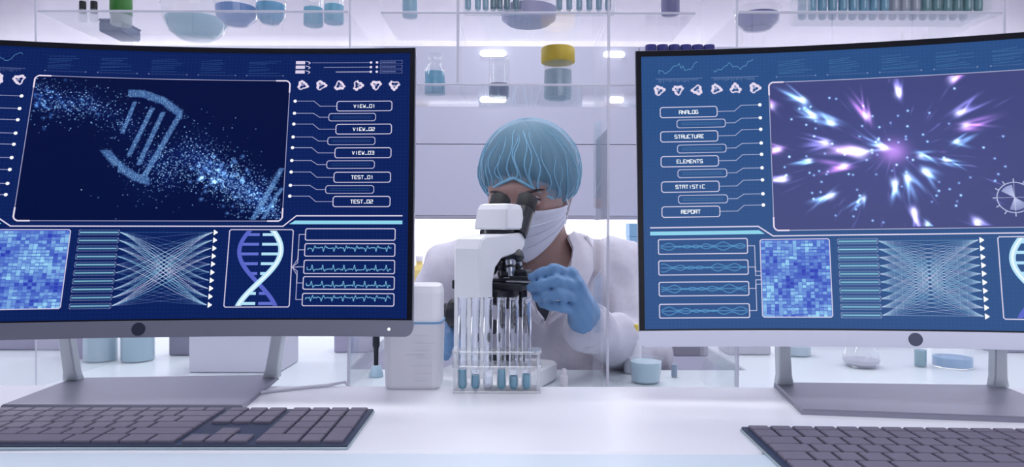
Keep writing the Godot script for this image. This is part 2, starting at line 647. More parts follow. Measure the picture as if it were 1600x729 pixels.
func part_screen(k: int, t: Node3D) -> MeshInstance3D:
	var wd := MW - 0.014
	var v0 := CHIN + 0.001
	var v1 := MH - 0.008
	# the picture is laid out over v from 0.01507 to 0.350584
	var n := 60
	var vs := PackedVector3Array()
	var uv := PackedVector2Array()
	var nm := PackedVector3Array()
	var ix := PackedInt32Array()
	for i in n + 1:
		var u := -wd / 2 + wd * i / n
		for s in 2:
			var vv := v0 if s == 0 else v1
			vs.append(mpt(k, u, vv, 0.0025))
			uv.append(Vector2(i / float(n), (0.350584 - vv) / (0.350584 - 0.01507)))
			nm.append(Vector3(-sin(u / MR), sin(MO[k].tilt), cos(u / MR)).normalized())
	for i in n:
		var a := i * 2
		ix.append_array([a, a + 1, a + 3, a, a + 3, a + 2])
	var arr := []
	arr.resize(Mesh.ARRAY_MAX)
	arr[Mesh.ARRAY_VERTEX] = vs
	arr[Mesh.ARRAY_TEX_UV] = uv
	arr[Mesh.ARRAY_NORMAL] = nm
	arr[Mesh.ARRAY_INDEX] = ix
	var am := ArrayMesh.new()
	am.add_surface_from_arrays(Mesh.PRIMITIVE_TRIANGLES, arr)
	var m := StandardMaterial3D.new()
	m.albedo_color = rgb(6, 8, 14)
	m.roughness = 0.22
	m.metallic_specular = 0.22
	m.emission_enabled = true
	m.emission = Color.BLACK
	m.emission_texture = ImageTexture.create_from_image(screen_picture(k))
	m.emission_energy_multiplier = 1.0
	return put(am, "screen", m, t, "lit display with blue interface graphics")


# ---------------------------------------------------------------- screen pictures
var im: Image
var IW := 1600
var IH := 900


func dot(x: int, y: int, c: Color, a: float) -> void:
	if x < 0 or y < 0 or x >= IW or y >= IH or a <= 0.0:
		return
	im.set_pixel(x, y, im.get_pixel(x, y).lerp(c, minf(a, 1.0)))


func line(x0: float, y0: float, x1: float, y1: float, w: float, c: Color, a := 1.0) -> void:
	var dx := x1 - x0
	var dy := y1 - y0
	var len := sqrt(dx * dx + dy * dy)
	if len < 0.01:
		return
	var hw := w / 2.0
	if absf(dx) >= absf(dy):
		if dx < 0:
			line(x1, y1, x0, y0, w, c, a)
			return
		var k := absf(dx) / len
		var r := int(ceil(hw / k + 1.0))
		for x in range(int(round(x0)), int(round(x1)) + 1):
			var yc := y0 + dy * (x - x0) / dx
			for y in range(int(yc) - r, int(yc) + r + 1):
				dot(x, y, c, a * clampf(hw + 0.5 - absf(y - yc) * k, 0.0, 1.0))
	else:
		if dy < 0:
			line(x1, y1, x0, y0, w, c, a)
			return
		var k := absf(dy) / len
		var r := int(ceil(hw / k + 1.0))
		for y in range(int(round(y0)), int(round(y1)) + 1):
			var xc := x0 + dx * (y - y0) / dy
			for x in range(int(xc) - r, int(xc) + r + 1):
				dot(x, y, c, a * clampf(hw + 0.5 - absf(x - xc) * k, 0.0, 1.0))


func path(p: Array, w: float, c: Color, a := 1.0) -> void:
	for i in p.size() - 1:
		line(p[i][0], p[i][1], p[i + 1][0], p[i + 1][1], w, c, a)


func rrect(x: float, y: float, x2: float, y2: float, r: float, w: float, c: Color, a := 1.0) -> void:
	var p := []
	for q in [[x2 - r, y + r, -90], [x2 - r, y2 - r, 0], [x + r, y2 - r, 90], [x + r, y + r, 180]]:
		for i in 5:
			var t := deg_to_rad(q[2] + i * 22.5)
			p.append([q[0] + r * cos(t), q[1] + r * sin(t)])
	p.append(p[0])
	path(p, w, c, a)


func disc(x: float, y: float, r: float, c: Color, a := 1.0) -> void:
	for j in range(int(y - r) - 1, int(y + r) + 2):
		for i in range(int(x - r) - 1, int(x + r) + 2):
			dot(i, j, c, a * clampf(r + 0.5 - Vector2(i - x, j - y).length(), 0.0, 1.0))


# soft patch with two radii, turned by ang, clipped to the main panel
func soft(x: float, y: float, ra: float, rb: float, ang: float, c: Color, a: float) -> void:
	var R := int(maxf(ra, rb) * 2.2)
	var ca := cos(ang)
	var sa := sin(ang)
	for j in range(maxi(int(y) - R, 104), mini(int(y) + R, 574)):
		for i in range(maxi(int(x) - R, 410), mini(int(x) + R, 1194)):
			var u := ((i - x) * ca + (j - y) * sa) / ra
			var v := (-(i - x) * sa + (j - y) * ca) / rb
			var d := u * u + v * v
			if d < 4.5:
				var s := a * exp(-d * 1.4)
				var o := im.get_pixel(i, j)
				im.set_pixel(i, j, Color(minf(o.r + c.r * s, 1), minf(o.g + c.g * s, 1), minf(o.b + c.b * s, 1)))


const FONT := {"V": "00 26 40", "I": "20 26", "E": "40 00 06 46/03 33", "W": "00 16 23 36 40", "_": "06 46", "0": "00 40 46 06 00", "1": "11 20 26", "2": "00 40 43 03 06 46", "3": "00 40 46 06/13 43", "T": "00 40/20 26", "S": "40 00 03 43 46 06", "A": "06 00 40 46/03 43", "N": "06 00 46 40", "L": "00 06 46", "O": "00 40 46 06 00", "G": "40 00 06 46 43 23", "R": "06 00 40 43 03/23 46", "U": "00 06 46 40", "C": "40 00 06 46", "M": "06 00 23 40 46", "P": "06 00 40 43 03"}


func words(t: String, cx: float, cy: float, w: float, h: float, c: Color) -> void:
	var step := w * 1.38
	var x := cx - step * t.length() / 2.0 + (step - w) / 2.0
	for ch in t:
		for stroke in FONT[ch].split("/"):
			var p := []
			for q in stroke.split(" "):
				p.append([x + w * int(q[0]) / 4.0, cy - h / 2 + h * int(q[1]) / 6.0])
			path(p, 2.3, c)
		x += step


func screen_picture(k: int) -> Image:
	var rng := RandomNumberGenerator.new()
	rng.seed = 71 + k
	im = Image.create(IW, IH, false, Image.FORMAT_RGB8)
	var bg := rgb(9, 30, 88) if k == 0 else rgb(42, 78, 132)  # second screen: washed-out reflection haze painted into the lighter base colour
	im.fill(bg)
	var W := rgb(226, 214, 236)
	var cy := rgb(140, 208, 232)
	# faint square grid
	var gl := rgb(44, 84, 150) if k == 0 else rgb(72, 108, 164)  # grid lightened on the second screen for the same painted haze
	for i in range(0, IW, 12):
		for j in IH:
			dot(i, j, gl, 0.22)
	for j in range(0, IH, 12):
		for i in IW:
			dot(i, j, gl, 0.22)
	# main panel
	var pan := rgb(3, 14, 60) if k == 0 else rgb(66, 72, 124)  # second screen's panel colour also carries the painted reflection haze
	im.fill_rect(Rect2i(407, 98, 793, 482), pan)
	for c in [[407, 98, 1, 1], [1200, 98, -1, 1], [407, 580, 1, -1], [1200, 580, -1, -1]]:
		path([[c[0], c[1] + c[3] * 42], [c[0], c[1] + c[3] * 12], [c[0] + c[2] * 4, c[1] + c[3] * 4], [c[0] + c[2] * 12, c[1]], [c[0] + c[2] * 46, c[1]]], 5.0, W)
	line(450, 98, 1155, 98, 2.4, W, 0.75)
	line(450, 580, 1155, 580, 2.4, W, 0.75)
	line(407, 140, 407, 540, 2.4, W, 0.75)
	line(1200, 140, 1200, 540, 2.4, W, 0.75)
	# stepped rule under the panel
	path([[22, 566], [359, 566], [403, 597], [1204, 597], [1244, 563], [1580, 563]], 4.0, W)
	for j in 12:
		line(22, 579 + j, 362 + j * 1.4, 579 + j, 1.0, cy)
		line(1240 - j * 1.5, 579 + j, 1580, 579 + j, 1.0, cy)
	# callouts left and right of the panel
	var names := [["ANALOG", "STRUCTURE", "ELEMENTS", "STATISTIC", "REPORT"], ["VIEW_01", "VIEW_02", "VIEW_03", "TEST_01", "TEST_02"]]
	var ys := [171, 214, 252, 297, 334, 378, 417, 462, 498]
	for side in 2:
		for i in 9:
			var y: float = ys[i]
			var big := i % 2 == 0
			var bx0 := 60.0 if big else 113.0
			var bx1 := 242.0 if big else 267.0
			var y0 := y + 1.0
			var y1 := y + (35.0 if big else 27.0)
			var mid := (y0 + y1) / 2
			if side == 0:
				rrect(bx0, y0, bx1, y1, 8, 3.0, W, 0.9 if big else 0.7)
				path([[bx1, mid], [297, mid], [318, y], [374, y]], 2.2, W, 0.75)
				disc(377, y, 5.5, Color.WHITE)
			else:
				rrect(1600 - bx1 + (0 if big else 0), y0, 1600 - bx0, y1, 8, 3.0, W, 0.9 if big else 0.7)
				path([[1600 - bx1, mid], [1303, mid], [1282, y], [1226, y]], 2.2, W, 0.75)
				disc(1220, y, 5.5, Color.WHITE)
			if big:
				words(names[side][i / 2], (151 if side == 0 else 1449), mid, 7.6, 11.0, Color.WHITE)
			else:
				for e in 2:
					line((bx0 if side == 0 else 1600 - bx1) + 14, mid - 3 + e * 6, (bx1 if side == 0 else 1600 - bx0) - 14, mid - 3 + e * 6, 1.4, cy, 0.35)
	# row of curled marks
	for side in 2:
		for i in 6:
			var x := (58.0 if side == 0 else 1242.0) + i * 61.0
			var a0 := rng.randf() * TAU
			var p := []
			for e in 19:
				var t := a0 + TAU * e / 18.0
				var r := 13.0 + 3.5 * cos(3.0 * (t - a0))
				p.append([x + r * cos(t), 115 + r * sin(t)])
			path(p.slice(0, 8), 9.0, W)
			path(p.slice(7, 14), 5.0, W, 0.9)
			path(p.slice(13, 19), 9.0, W)
			disc(x + 3 * cos(a0), 115 + 3 * sin(a0), 5.0, W, 0.6)
	# faint thumbnails along the top edge
	for i in 5:
		var x := 432 + i * 156
		line(x, 80, x + 120, 80, 1.6, W, 0.22)
		disc(x, 80, 2.5, W, 0.4)
		disc(x + 120, 80, 2.5, W, 0.4)
		for e in 7:
			var y := 28 + e * 7
			line(x + 6, y + rng.randf() * 6, x + 60 + rng.randf() * 55, y - rng.randf() * 4, 2.0, cy, 0.2)
	# bars and sliders top right, small graphs top left
	for e in 3:
		var y := 30.0 + e * 17
		for j in 12:
			line(1216, y + j - 4, 1246, y + j - 4, 1.0, W, 0.95)
		path([[1250, y - 3], [1260, y], [1264, y + 3], [1258, y + 7]], 3.0, W, 0.9)
		line(1270 + e * 40, y + 2, 1465, y + 2, 2.0 + e * 0.4, W, 0.55 + e * 0.12)
		disc(1467, y + 2, 4.5, W)
		disc(1487, y + 2, 4.5, W)
		rrect(1498, y - 4, 1572, y + 8, 3, 1.5, W, 0.4)
		line(1502, y + 2, 1550, y + 2, 5, W, 0.35)
	for s in 2:
		var x := 58 + s * 178
		var pv := [x, 58.0]
		for e in 22:
			var q := [x + e * 6.0, 46.0 + 9.0 * sin(e * 0.5 + s) - e * 0.7 + rng.randf_range(-7, 7)]
			line(pv[0], pv[1], q[0], q[1], 1.6, cy, 0.6)
			pv = q
		for e in 26:
			line(x + e * 5, 78, x + e * 5, 78 + rng.randf_range(3, 12), 1.4, W, 0.4)
		line(x - 10, 76, x + 140, 76, 1.4, W, 0.5)
	# mosaic of cells
	var nz := FastNoiseLite.new()
	nz.seed = 9 + k
	nz.frequency = 0.09
	im.fill_rect(Rect2i(364, 610, 206, 240), rgb(66, 90, 190))
	for cxi in 17:
		for cyi in 24:
			var v := clampf(0.5 + 0.75 * nz.get_noise_2d(cxi * 1.4, cyi) + rng.randf_range(-0.28, 0.3), 0, 1)
			var c := rgb(44, 62, 176).lerp(rgb(150, 208, 240), v)
			im.fill_rect(Rect2i(366 + cxi * 12, 613 + cyi * 10, 11 if rng.randf() < 0.7 else 12, 8 if rng.randf() < 0.6 else 10), c)
	rrect(363, 608, 571, 851, 7, 3.0, W, 0.9)
	# fan of crossing lines
	for i in 10:
		var y := 617.0 + i * 25.3
		rrect(595, y - 8, 711, y + 8, 4, 1.6, W, 0.5)
		for j in 11:
			line(598, y - 5 + j, 708, y - 5 + j, 1.0, rgb(104, 176, 200), 0.75 - absf(j - 5.0) * 0.11)
		line(598, y, 708, y, 2.0, rgb(190, 236, 240), 0.8)
		for q in [[993, 8.0], [996, 6.0], [999, 4.0], [1002, 2.0]]:
			line(q[0], y - q[1], q[0], y + q[1], 3.0, Color.WHITE)
	for i in 10:
		for j in 10:
			if k == 0 and (absi(i - j) < 3 and rng.randf() < 0.55):
				continue
			var c := W.lerp(cy, rng.randf())
			var p := []
			for e in 15:
				var t := e / 14.0
				var s := lerpf(t, t * t * (3.0 - 2.0 * t), 0.4)
				p.append([714 + 274 * t, lerpf(617.0 + i * 25.3, 617.0 + j * 25.3, s)])
			path(p, 2.4 if absi(i - j) > 4 else 1.8, c, (0.62 if absi(i - j) > 4 else 0.26) if k == 0 else 0.42)
	# boxed double helix
	rrect(1040, 608, 1237, 852, 6, 3.4, W, 0.9)
	var side_k := 1.0 if k == 0 else -1.0
	for e in 8:
		var y := 624.0 + e * 31
		var ph := 1.5708 + (y - 675) * 0.01525
		var xa := 1138.0 + 60.0 * sin(ph) * side_k
		var xb := 1138.0 - 60.0 * sin(ph) * side_k
		if absf(xa - xb) > 24:
			line(xa, y, (xa + xb) / 2 + (5 if xa > xb else -5), y, 9, rgb(176, 222, 244))
			line(xb, y, (xa + xb) / 2 - (5 if xa > xb else -5), y, 9, rgb(98, 112, 204))
	var pa := []
	var pb := []
	for e in 41:
		var y := 612.0 + e * 5.9
		var ph := 1.5708 + (y - 675) * 0.01525
		pa.append([1138.0 + 64.0 * sin(ph) * side_k, y])
		pb.append([1138.0 - 64.0 * sin(ph) * side_k, y])
	path(pb, 13, rgb(88, 100, 196))
	path(pa, 17, rgb(184, 226, 246))
	path(pa, 5, rgb(236, 248, 252))
	# trace boxes right (five) and left (four)
	var rows := [[605, 642], [653, 693], [706, 748], [758, 797], [810, 848]]
	for i in 5:
		rrect(1276, rows[i][0], 1558, rows[i][1], 5, 3.2, W, 0.9)
		var y: float = (rows[i][0] + rows[i][1]) / 2.0
		path([[1276, y], [1256, y], [1256, lerpf(y, 728, 0.75)], [1240, 728]], 2.6, W, 0.75)
		if i == 0:
			continue
		var pv := [1286.0, y]
		for e in 88:
			var x := 1286 + e * 3.0
			var beat := e % 11
			var dy := rng.randf_range(-2, 2)
			if beat == 5:
				dy = -14 if i in [2, 3] else 11
			elif beat == 7:
				dy = 6 if i in [2, 3] else -7
			var yy: float = y + dy + (8 if i in [2, 3] else -6)
			line(pv[0], pv[1], x, yy, 3.0, cy, 0.7)
			pv = [x, yy]
	rows = [[604, 651], [672, 717], [740, 783], [809, 852]]
	for i in 4:
		rrect(47, rows[i][0], 324, rows[i][1], 5, 3.4, W, 0.9)
		var y: float = (rows[i][0] + rows[i][1]) / 2.0
		path([[324, y], [346, y], [346, lerpf(y, 728, 0.8)], [362, lerpf(y, 728, 0.8)]], 2.8, W, 0.75)
		for s in 3:
			var p := []
			for e in 67:
				var x := 54 + e * 4.0
				p.append([x, y + (9.0 * sin(e * 0.16 + i * 1.3) * sin(e * 0.29 + i) + 4.0) * (s - 1)])
			path(p, 3.2, rgb(92, 160, 206), 0.6)
	if k == 0:
		_helix_panel(rng)
	else:
		_burst_panel(rng)
	return im


func speck(rng: RandomNumberGenerator, x: float, y: float, s: float, a: float) -> void:
	if x < 412 or x > 1194 or y < 103 or y > 574:
		return
	disc(x, y, s, rgb(118, 170, 224).lerp(rgb(206, 234, 250), rng.randf() * rng.randf()), a)


func _helix_panel(rng: RandomNumberGenerator) -> void:
	# particle cloud drifting from the upper left to the lower right
	var spine := [[418, 170, 52, 520], [500, 190, 46, 420], [570, 190, 44, 460], [640, 225, 40, 200], [700, 270, 50, 220], [790, 380, 52, 420], [870, 365, 56, 440], [940, 385, 52, 620], [990, 420, 48, 760], [1040, 460, 46, 620], [1090, 490, 48, 620], [1140, 530, 46, 560], [1190, 572, 40, 360], [1130, 470, 60, 260], [840, 440, 46, 260], [920, 310, 60, 160], [760, 480, 70, 90]]
	for q in spine:
		soft(q[0], q[1], q[2] * 1.1, q[2] * 0.8, 0.6, rgb(56, 92, 172), 0.16 * q[3] / 500.0)
		for i in q[3] / 2:
			speck(rng, rng.randfn(q[0], q[2]), rng.randfn(q[1], q[2] * 0.72), rng.randf_range(0.8, 2.6), rng.randf_range(0.25, 0.85))
	for i in 40:
		soft(rng.randfn(985, 46), rng.randfn(425, 34), 7, 7, 0, rgb(150, 205, 240), 0.5)
		soft(rng.randfn(1120, 60), rng.randfn(520, 34), 6, 6, 0, rgb(130, 190, 230), 0.4)
		soft(rng.randfn(480, 60), rng.randfn(190, 28), 6, 6, 0, rgb(110, 170, 215), 0.35)
	# the clear piece of the ladder: two backbones and rungs, in stippled dots
	var bands := [[[[688, 150], [735, 152], [800, 176], [862, 224]], 14.0], [[[640, 348], [684, 400], [738, 436], [782, 452]], 14.0], [[[712, 180], [684, 290]], 7.0], [[[768, 200], [712, 365]], 8.0], [[[802, 214], [744, 395]], 8.0], [[[852, 228], [766, 432]], 9.0], [[[1190, 404], [1150, 490], [1108, 576]], 9.0], [[[1196, 470], [1160, 530], [1140, 574]], 6.0]]
	for b in bands:
		var pts: Array = b[0]
		for pass_i in 2:
			path(pts, b[1] * (2.0 if pass_i == 0 else 1.5), rgb(98, 146, 206), 0.36)
		for i in pts.size() - 1:
			var n := int(Vector2(pts[i + 1][0] - pts[i][0], pts[i + 1][1] - pts[i][1]).length() * b[1] / 7.0)
			for e in n:
				var t := rng.randf()
				speck(rng, lerpf(pts[i][0], pts[i + 1][0], t) + rng.randf_range(-b[1], b[1]), lerpf(pts[i][1], pts[i + 1][1], t) + rng.randf_range(-b[1], b[1]), rng.randf_range(0.8, 1.8), rng.randf_range(0.25, 0.6))


func _burst_panel(rng: RandomNumberGenerator) -> void:
	var cx := 771.0
	var cyy := 337.0
	soft(cx, cyy, 330, 230, 0, rgb(66, 62, 130), 0.08)
	for i in 60:
		var t := rng.randf() * TAU
		var r := rng.randf_range(60, 360)
		var a := rng.randf_range(0.06, 0.2)
		soft(cx + r * cos(t), cyy + r * 0.8 * sin(t), rng.randf_range(8, 40), rng.randf_range(1.5, 4), t, rgb(120, 150, 220).lerp(rgb(200, 120, 210), rng.randf()), a)
	for i in 90:
		var t := rng.randf() * TAU
		var r := rng.randf_range(40, 340)
		soft(cx + r * cos(t), cyy + r * 0.75 * sin(t), 4, 4, 0, rgb(150, 215, 250), rng.randf_range(0.4, 1.0))
	var spots := [[674, 338, "b"], [770, 337, "o"], [807, 423, "c"], [858, 404, "c"], [770, 436, "c"], [537, 212, "c"], [698, 219, "p"], [594, 236, "c"], [510, 159, "c"], [950, 113, "p"], [976, 263, "p"], [961, 222, "v"], [794, 151, "v"], [583, 472, "c"], [820, 527, "v"], [992, 560, "v"], [740, 323, "c"], [625, 377, "p"], [950, 312, "s"], [917, 370, "s"], [847, 354, "s"], [426, 318, "p"], [411, 176, "p"], [442, 417, "v"], [521, 358, "s"], [676, 484, "s"], [853, 567, "s"], [572, 301, "v"]]
	var cols := {"b": rgb(255, 196, 250), "o": rgb(214, 120, 200), "c": rgb(140, 206, 250), "p": rgb(214, 120, 214), "v": rgb(176, 160, 255), "s": rgb(130, 200, 240)}
	for q in spots:
		var t := atan2(q[1] - cyy, q[0] - cx)
		var c: Color = cols[q[2]]
		if q[2] == "o":
			soft(q[0], q[1], 46, 40, 0, c, 0.55)
			continue
		var big := 1.5 if q[2] == "b" else (0.7 if q[2] == "s" else 1.0)
		for e in 5:
			var tt := t + rng.randf_range(-0.5, 0.5)
			var L := rng.randf_range(22, 52) * big
			soft(q[0] + L * 0.6 * cos(tt) + rng.randf_range(-12, 12), q[1] + L * 0.6 * sin(tt) + rng.randf_range(-12, 12), L, rng.randf_range(4, 9) * big, tt, c, 0.42)
		soft(q[0], q[1], 17 * big, 12 * big, t, Color(1, 1, 1), 0.55)
	# ring gauge in the lower corner
	var gc := [1092, 490]
	var p := []
	for e in 41:
		p.append([gc[0] + 46 * cos(TAU * e / 40), gc[1] + 46 * sin(TAU * e / 40)])
	path(p, 3.0, rgb(206, 212, 240), 0.8)
	for e in 12:
		var t := TAU * e / 12
		line(gc[0] + 47 * cos(t), gc[1] + 47 * sin(t), gc[0] + 57 * cos(t), gc[1] + 57 * sin(t), 3.4, rgb(206, 212, 240), 0.8)
	for e in 46:
		var t := -2.6 + e * 0.02
		line(gc[0], gc[1], gc[0] + 38 * cos(t), gc[1] + 38 * sin(t), 1.6, rgb(180, 190, 230), 0.5)
		t = 0.6 + e * 0.03
		line(gc[0], gc[1], gc[0] + 38 * cos(t), gc[1] + 38 * sin(t), 1.6, rgb(180, 190, 230), 0.5)
	line(gc[0] - 44, gc[1], gc[0] + 44, gc[1], 2.0, W0, 0.6)
	line(gc[0], gc[1] - 44, gc[0], gc[1] + 44, 2.0, W0, 0.6)


const W0 := Color(0.86, 0.86, 0.94)


# ---------------------------------------------------------------- keyboards
func _keyboards() -> void:
	_keyboard("full-size keyboard with grey keys below the DNA strand screen", Vector3(-0.388, DESK, -0.676), 0.0207, 0.01)
	_keyboard("grey keyboard below the screen with violet light streaks", Vector3(0.477, DESK, -0.604), 0.0217, -0.03)


func _keyboard(label: String, at: Vector3, p: float, turn: float) -> void:
	var keym := mat(rgb(112, 106, 124), 0.55)
	var plate := mat(rgb(44, 56, 82), 0.5)
	var rim := mat(rgb(176, 192, 200), 0.4, 0.3)
	var t := thing("keyboard", label, "keyboard", at, turn, "computer keyboards")
	var tw := 22.5 * p + 0.008
	var td := 5.65 * p + 0.008
	part(boxm(Vector3(0, 0.0012, 0), Vector3(tw + 0.002, 0.0024, td + 0.002), 0.0006), "case", rim, t)
	part(boxm(Vector3(0, 0.0034, 0), Vector3(tw, 0.002, td), 0.0006), "plate", plate, t)
	var shapes := {}
	var rows := [
		[[1, 0], [1, 1], [1, 2], [1, 3], [1, 4], [1, 5], [1, 6], [1, 7], [1, 8], [1, 9], [1, 10], [1, 11], [1, 12], [1, 13], [1, 14]],
		[[1, 0], [1, 1], [1, 2], [1, 3], [1, 4], [1, 5], [1, 6], [1, 7], [1, 8], [1, 9], [1, 10], [1, 11], [1, 12], [2, 13]],
		[[1.5, 0], [1, 1.5], [1, 2.5], [1, 3.5], [1, 4.5], [1, 5.5], [1, 6.5], [1, 7.5], [1, 8.5], [1, 9.5], [1, 10.5], [1, 11.5], [1, 12.5], [1.5, 13.5]],
		[[1.75, 0], [1, 1.75], [1, 2.75], [1, 3.75], [1, 4.75], [1, 5.75], [1, 6.75], [1, 7.75], [1, 8.75], [1, 9.75], [1, 10.75], [1, 11.75], [2.25, 12.75]],
		[[1.25, 0], [1, 1.25], [1, 2.25], [1, 3.25], [1, 4.25], [1, 5.25], [1, 6.25], [1, 7.25], [1, 8.25], [1, 9.25], [1, 10.25], [1, 11.25], [2.75, 12.25]],
		[[1.5, 0], [1.25, 1.5], [1.25, 2.75], [6, 4], [1.25, 10], [1.25, 11.25], [1.25, 12.5], [1.25, 13.75]]]
	var keys := []
	for r in 6:
		for q in rows[r]:
			keys.append([q[1], r, q[0], 1.0])
		if r in [0, 1, 2]:
			for c in 3:
				keys.append([15.25 + c, r, 1.0, 1.0])
	keys.append([16.25, 4, 1.0, 1.0])
	for c in 3:
		keys.append([15.25 + c, 5, 1.0, 1.0])
	for r in 6:
		for c in 4:
			if c == 3 and r in [3, 5] or r == 5 and c == 1:
				continue
			keys.append([18.5 + c, r, 2.0 if r == 5 and c == 0 else 1.0, 2.0 if c == 3 and r in [2, 4] else 1.0])
	for q in keys:
		var r: int = q[1]
		var z0 := (0.0 if r == 0 else 0.65 + (r - 1)) * p
		var hz: float = (0.65 if r == 0 else q[3]) * p
		var wx: float = q[2] * p
		var id := Vector2(wx, hz)
		if not shapes.has(id):
			var mb := MB.new()
			var a := Vector2(wx / 2 - 0.0015, hz / 2 - 0.0010)
			var b := a - Vector2(0.0007, 0.0006)
			var rings := []
			for s in [[a, 0.0], [a, 0.002], [b, 0.003]]:
				var w: Vector2 = s[0]
				rings.append([Vector3(-w.x, s[1], -w.y), Vector3(w.x, s[1], -w.y), Vector3(w.x, s[1], w.y), Vector3(-w.x, s[1], w.y)])
			mb.loft(rings, -1)
			shapes[id] = mb.mesh()
		var k := put(shapes[id], "key", keym, t)
		k.position = Vector3(-tw / 2 + 0.004 + q[0] * p + wx / 2, 0.0044, -td / 2 + 0.004 + z0 + hz / 2)


# ---------------------------------------------------------------- implicit surfaces
func smin(a: float, b: float, k: float) -> float:
	var h := maxf(k - absf(a - b), 0.0) / k
	return minf(a, b) - h * h * k * 0.25


func bone(p: Vector3, a: Vector3, b: Vector3, ra: float, rb: float) -> float:
	var ab := b - a
	var t := clampf((p - a).dot(ab) / maxf(ab.length_squared(), 1e-9), 0.0, 1.0)
	return (p - a - ab * t).length() - lerpf(ra, rb, t)


func bones_sd(p: Vector3, B: Array, k: float, grow := 0.0) -> float:
	var d := 1e3
	for q in B:
		d = smin(d, bone(p, q[0], q[1], q[2], q[3]), k)
	return d - grow


func ell(p: Vector3, c: Vector3, r: Vector3) -> float:
	var q := (p - c) / r
	var k0 := q.length()
	var k1 := (q / r).length()
	return k0 * (k0 - 1.0) / maxf(k1, 1e-6)


func nets(lo: Vector3, hi: Vector3, cell: float, f: Callable) -> ArrayMesh:
	var n := Vector3i(((hi - lo) / cell).ceil()) + Vector3i.ONE
	n = Vector3i((n.x + 3) / 4 * 4, (n.y + 3) / 4 * 4, (n.z + 3) / 4 * 4)
	var val := PackedFloat32Array()
	val.resize(n.x * n.y * n.z)
	val.fill(1.0)
	var sy := n.x
	var sz := n.x * n.y
	var live := []
	for bz in n.z / 4:
		for by in n.y / 4:
			for bx in n.x / 4:
				var c := lo + Vector3(bx * 4 + 1.5, by * 4 + 1.5, bz * 4 + 1.5) * cell
				var d: float = f.call(c)
				var near := absf(d) < cell * 5.2
				if near:
					live.append(Vector3i(bx, by, bz))
				if near or d < 0.0:
					for k in 4:
						for j in 4:
							for i in 4:
								var g := Vector3i(bx * 4 + i, by * 4 + j, bz * 4 + k)
								val[g.x + g.y * sy + g.z * sz] = f.call(lo + Vector3(g) * cell) if near else -1.0
	var vid := PackedInt32Array()
	vid.resize(n.x * n.y * n.z)
	vid.fill(-1)
	var vs := PackedVector3Array()
	var E := [[0, 1], [2, 3], [4, 5], [6, 7], [0, 2], [1, 3], [4, 6], [5, 7], [0, 4], [1, 5], [2, 6], [3, 7]]
	for b in live:
		for k in 4:
			for j in 4:
				for i in 4:
					var x: int = b.x * 4 + i
					var y: int = b.y * 4 + j
					var z: int = b.z * 4 + k
					if x >= n.x - 1 or y >= n.y - 1 or z >= n.z - 1:
						continue
					var o := x + y * sy + z * sz
					var c := [val[o], val[o + 1], val[o + sy], val[o + sy + 1], val[o + sz], val[o + sz + 1], val[o + sy + sz], val[o + sy + sz + 1]]
					var neg := 0
					for q in c:
						if q < 0.0:
							neg += 1
					if neg == 0 or neg == 8:
						continue
					var acc := Vector3.ZERO
					var cnt := 0
					for e in E:
						var a: float = c[e[0]]
						var d: float = c[e[1]]
						if (a < 0.0) != (d < 0.0):
							var t := a / (a - d)
							var p0 := Vector3(e[0] & 1, (e[0] >> 1) & 1, e[0] >> 2)
							var p1 := Vector3(e[1] & 1, (e[1] >> 1) & 1, e[1] >> 2)
							acc += p0.lerp(p1, t)
							cnt += 1
					vid[o] = vs.size()
					vs.append(lo + (Vector3(x, y, z) + acc / cnt) * cell)
	var ix := PackedInt32Array()
	for b in live:
		for k in 4:
			for j in 4:
				for i in 4:
					var x: int = b.x * 4 + i
					var y: int = b.y * 4 + j
					var z: int = b.z * 4 + k
					if x < 1 or y < 1 or z < 1 or x >= n.x - 1 or y >= n.y - 1 or z >= n.z - 1:
						continue
					var o := x + y * sy + z * sz
					var s := val[o] < 0.0
					for q in [[1, sy, sz], [sy, sz, 1], [sz, 1, sy]]:
						if s != (val[o + q[0]] < 0.0):
							var a := vid[o - q[1] - q[2]]
							var b2 := vid[o - q[2]]
							var c2 := vid[o]
							var d2 := vid[o - q[1]]
							if a < 0 or b2 < 0 or c2 < 0 or d2 < 0:
								continue
							if s:
								ix.append_array([a, c2, b2, a, d2, c2])
							else:
								ix.append_array([a, b2, c2, a, c2, d2])
	var nm := PackedVector3Array()
	nm.resize(vs.size())
	for t in range(0, ix.size(), 3):
		var fn := (vs[ix[t + 2]] - vs[ix[t]]).cross(vs[ix[t + 1]] - vs[ix[t]])
		for e in 3:
			nm[ix[t + e]] += fn
	for i in nm.size():
		nm[i] = nm[i].normalized()
	var arr := []
	arr.resize(Mesh.ARRAY_MAX)
	arr[Mesh.ARRAY_VERTEX] = vs
	arr[Mesh.ARRAY_NORMAL] = nm
	arr[Mesh.ARRAY_INDEX] = ix
	var am := ArrayMesh.new()
	am.add_surface_from_arrays(Mesh.PRIMITIVE_TRIANGLES, arr)
	return am


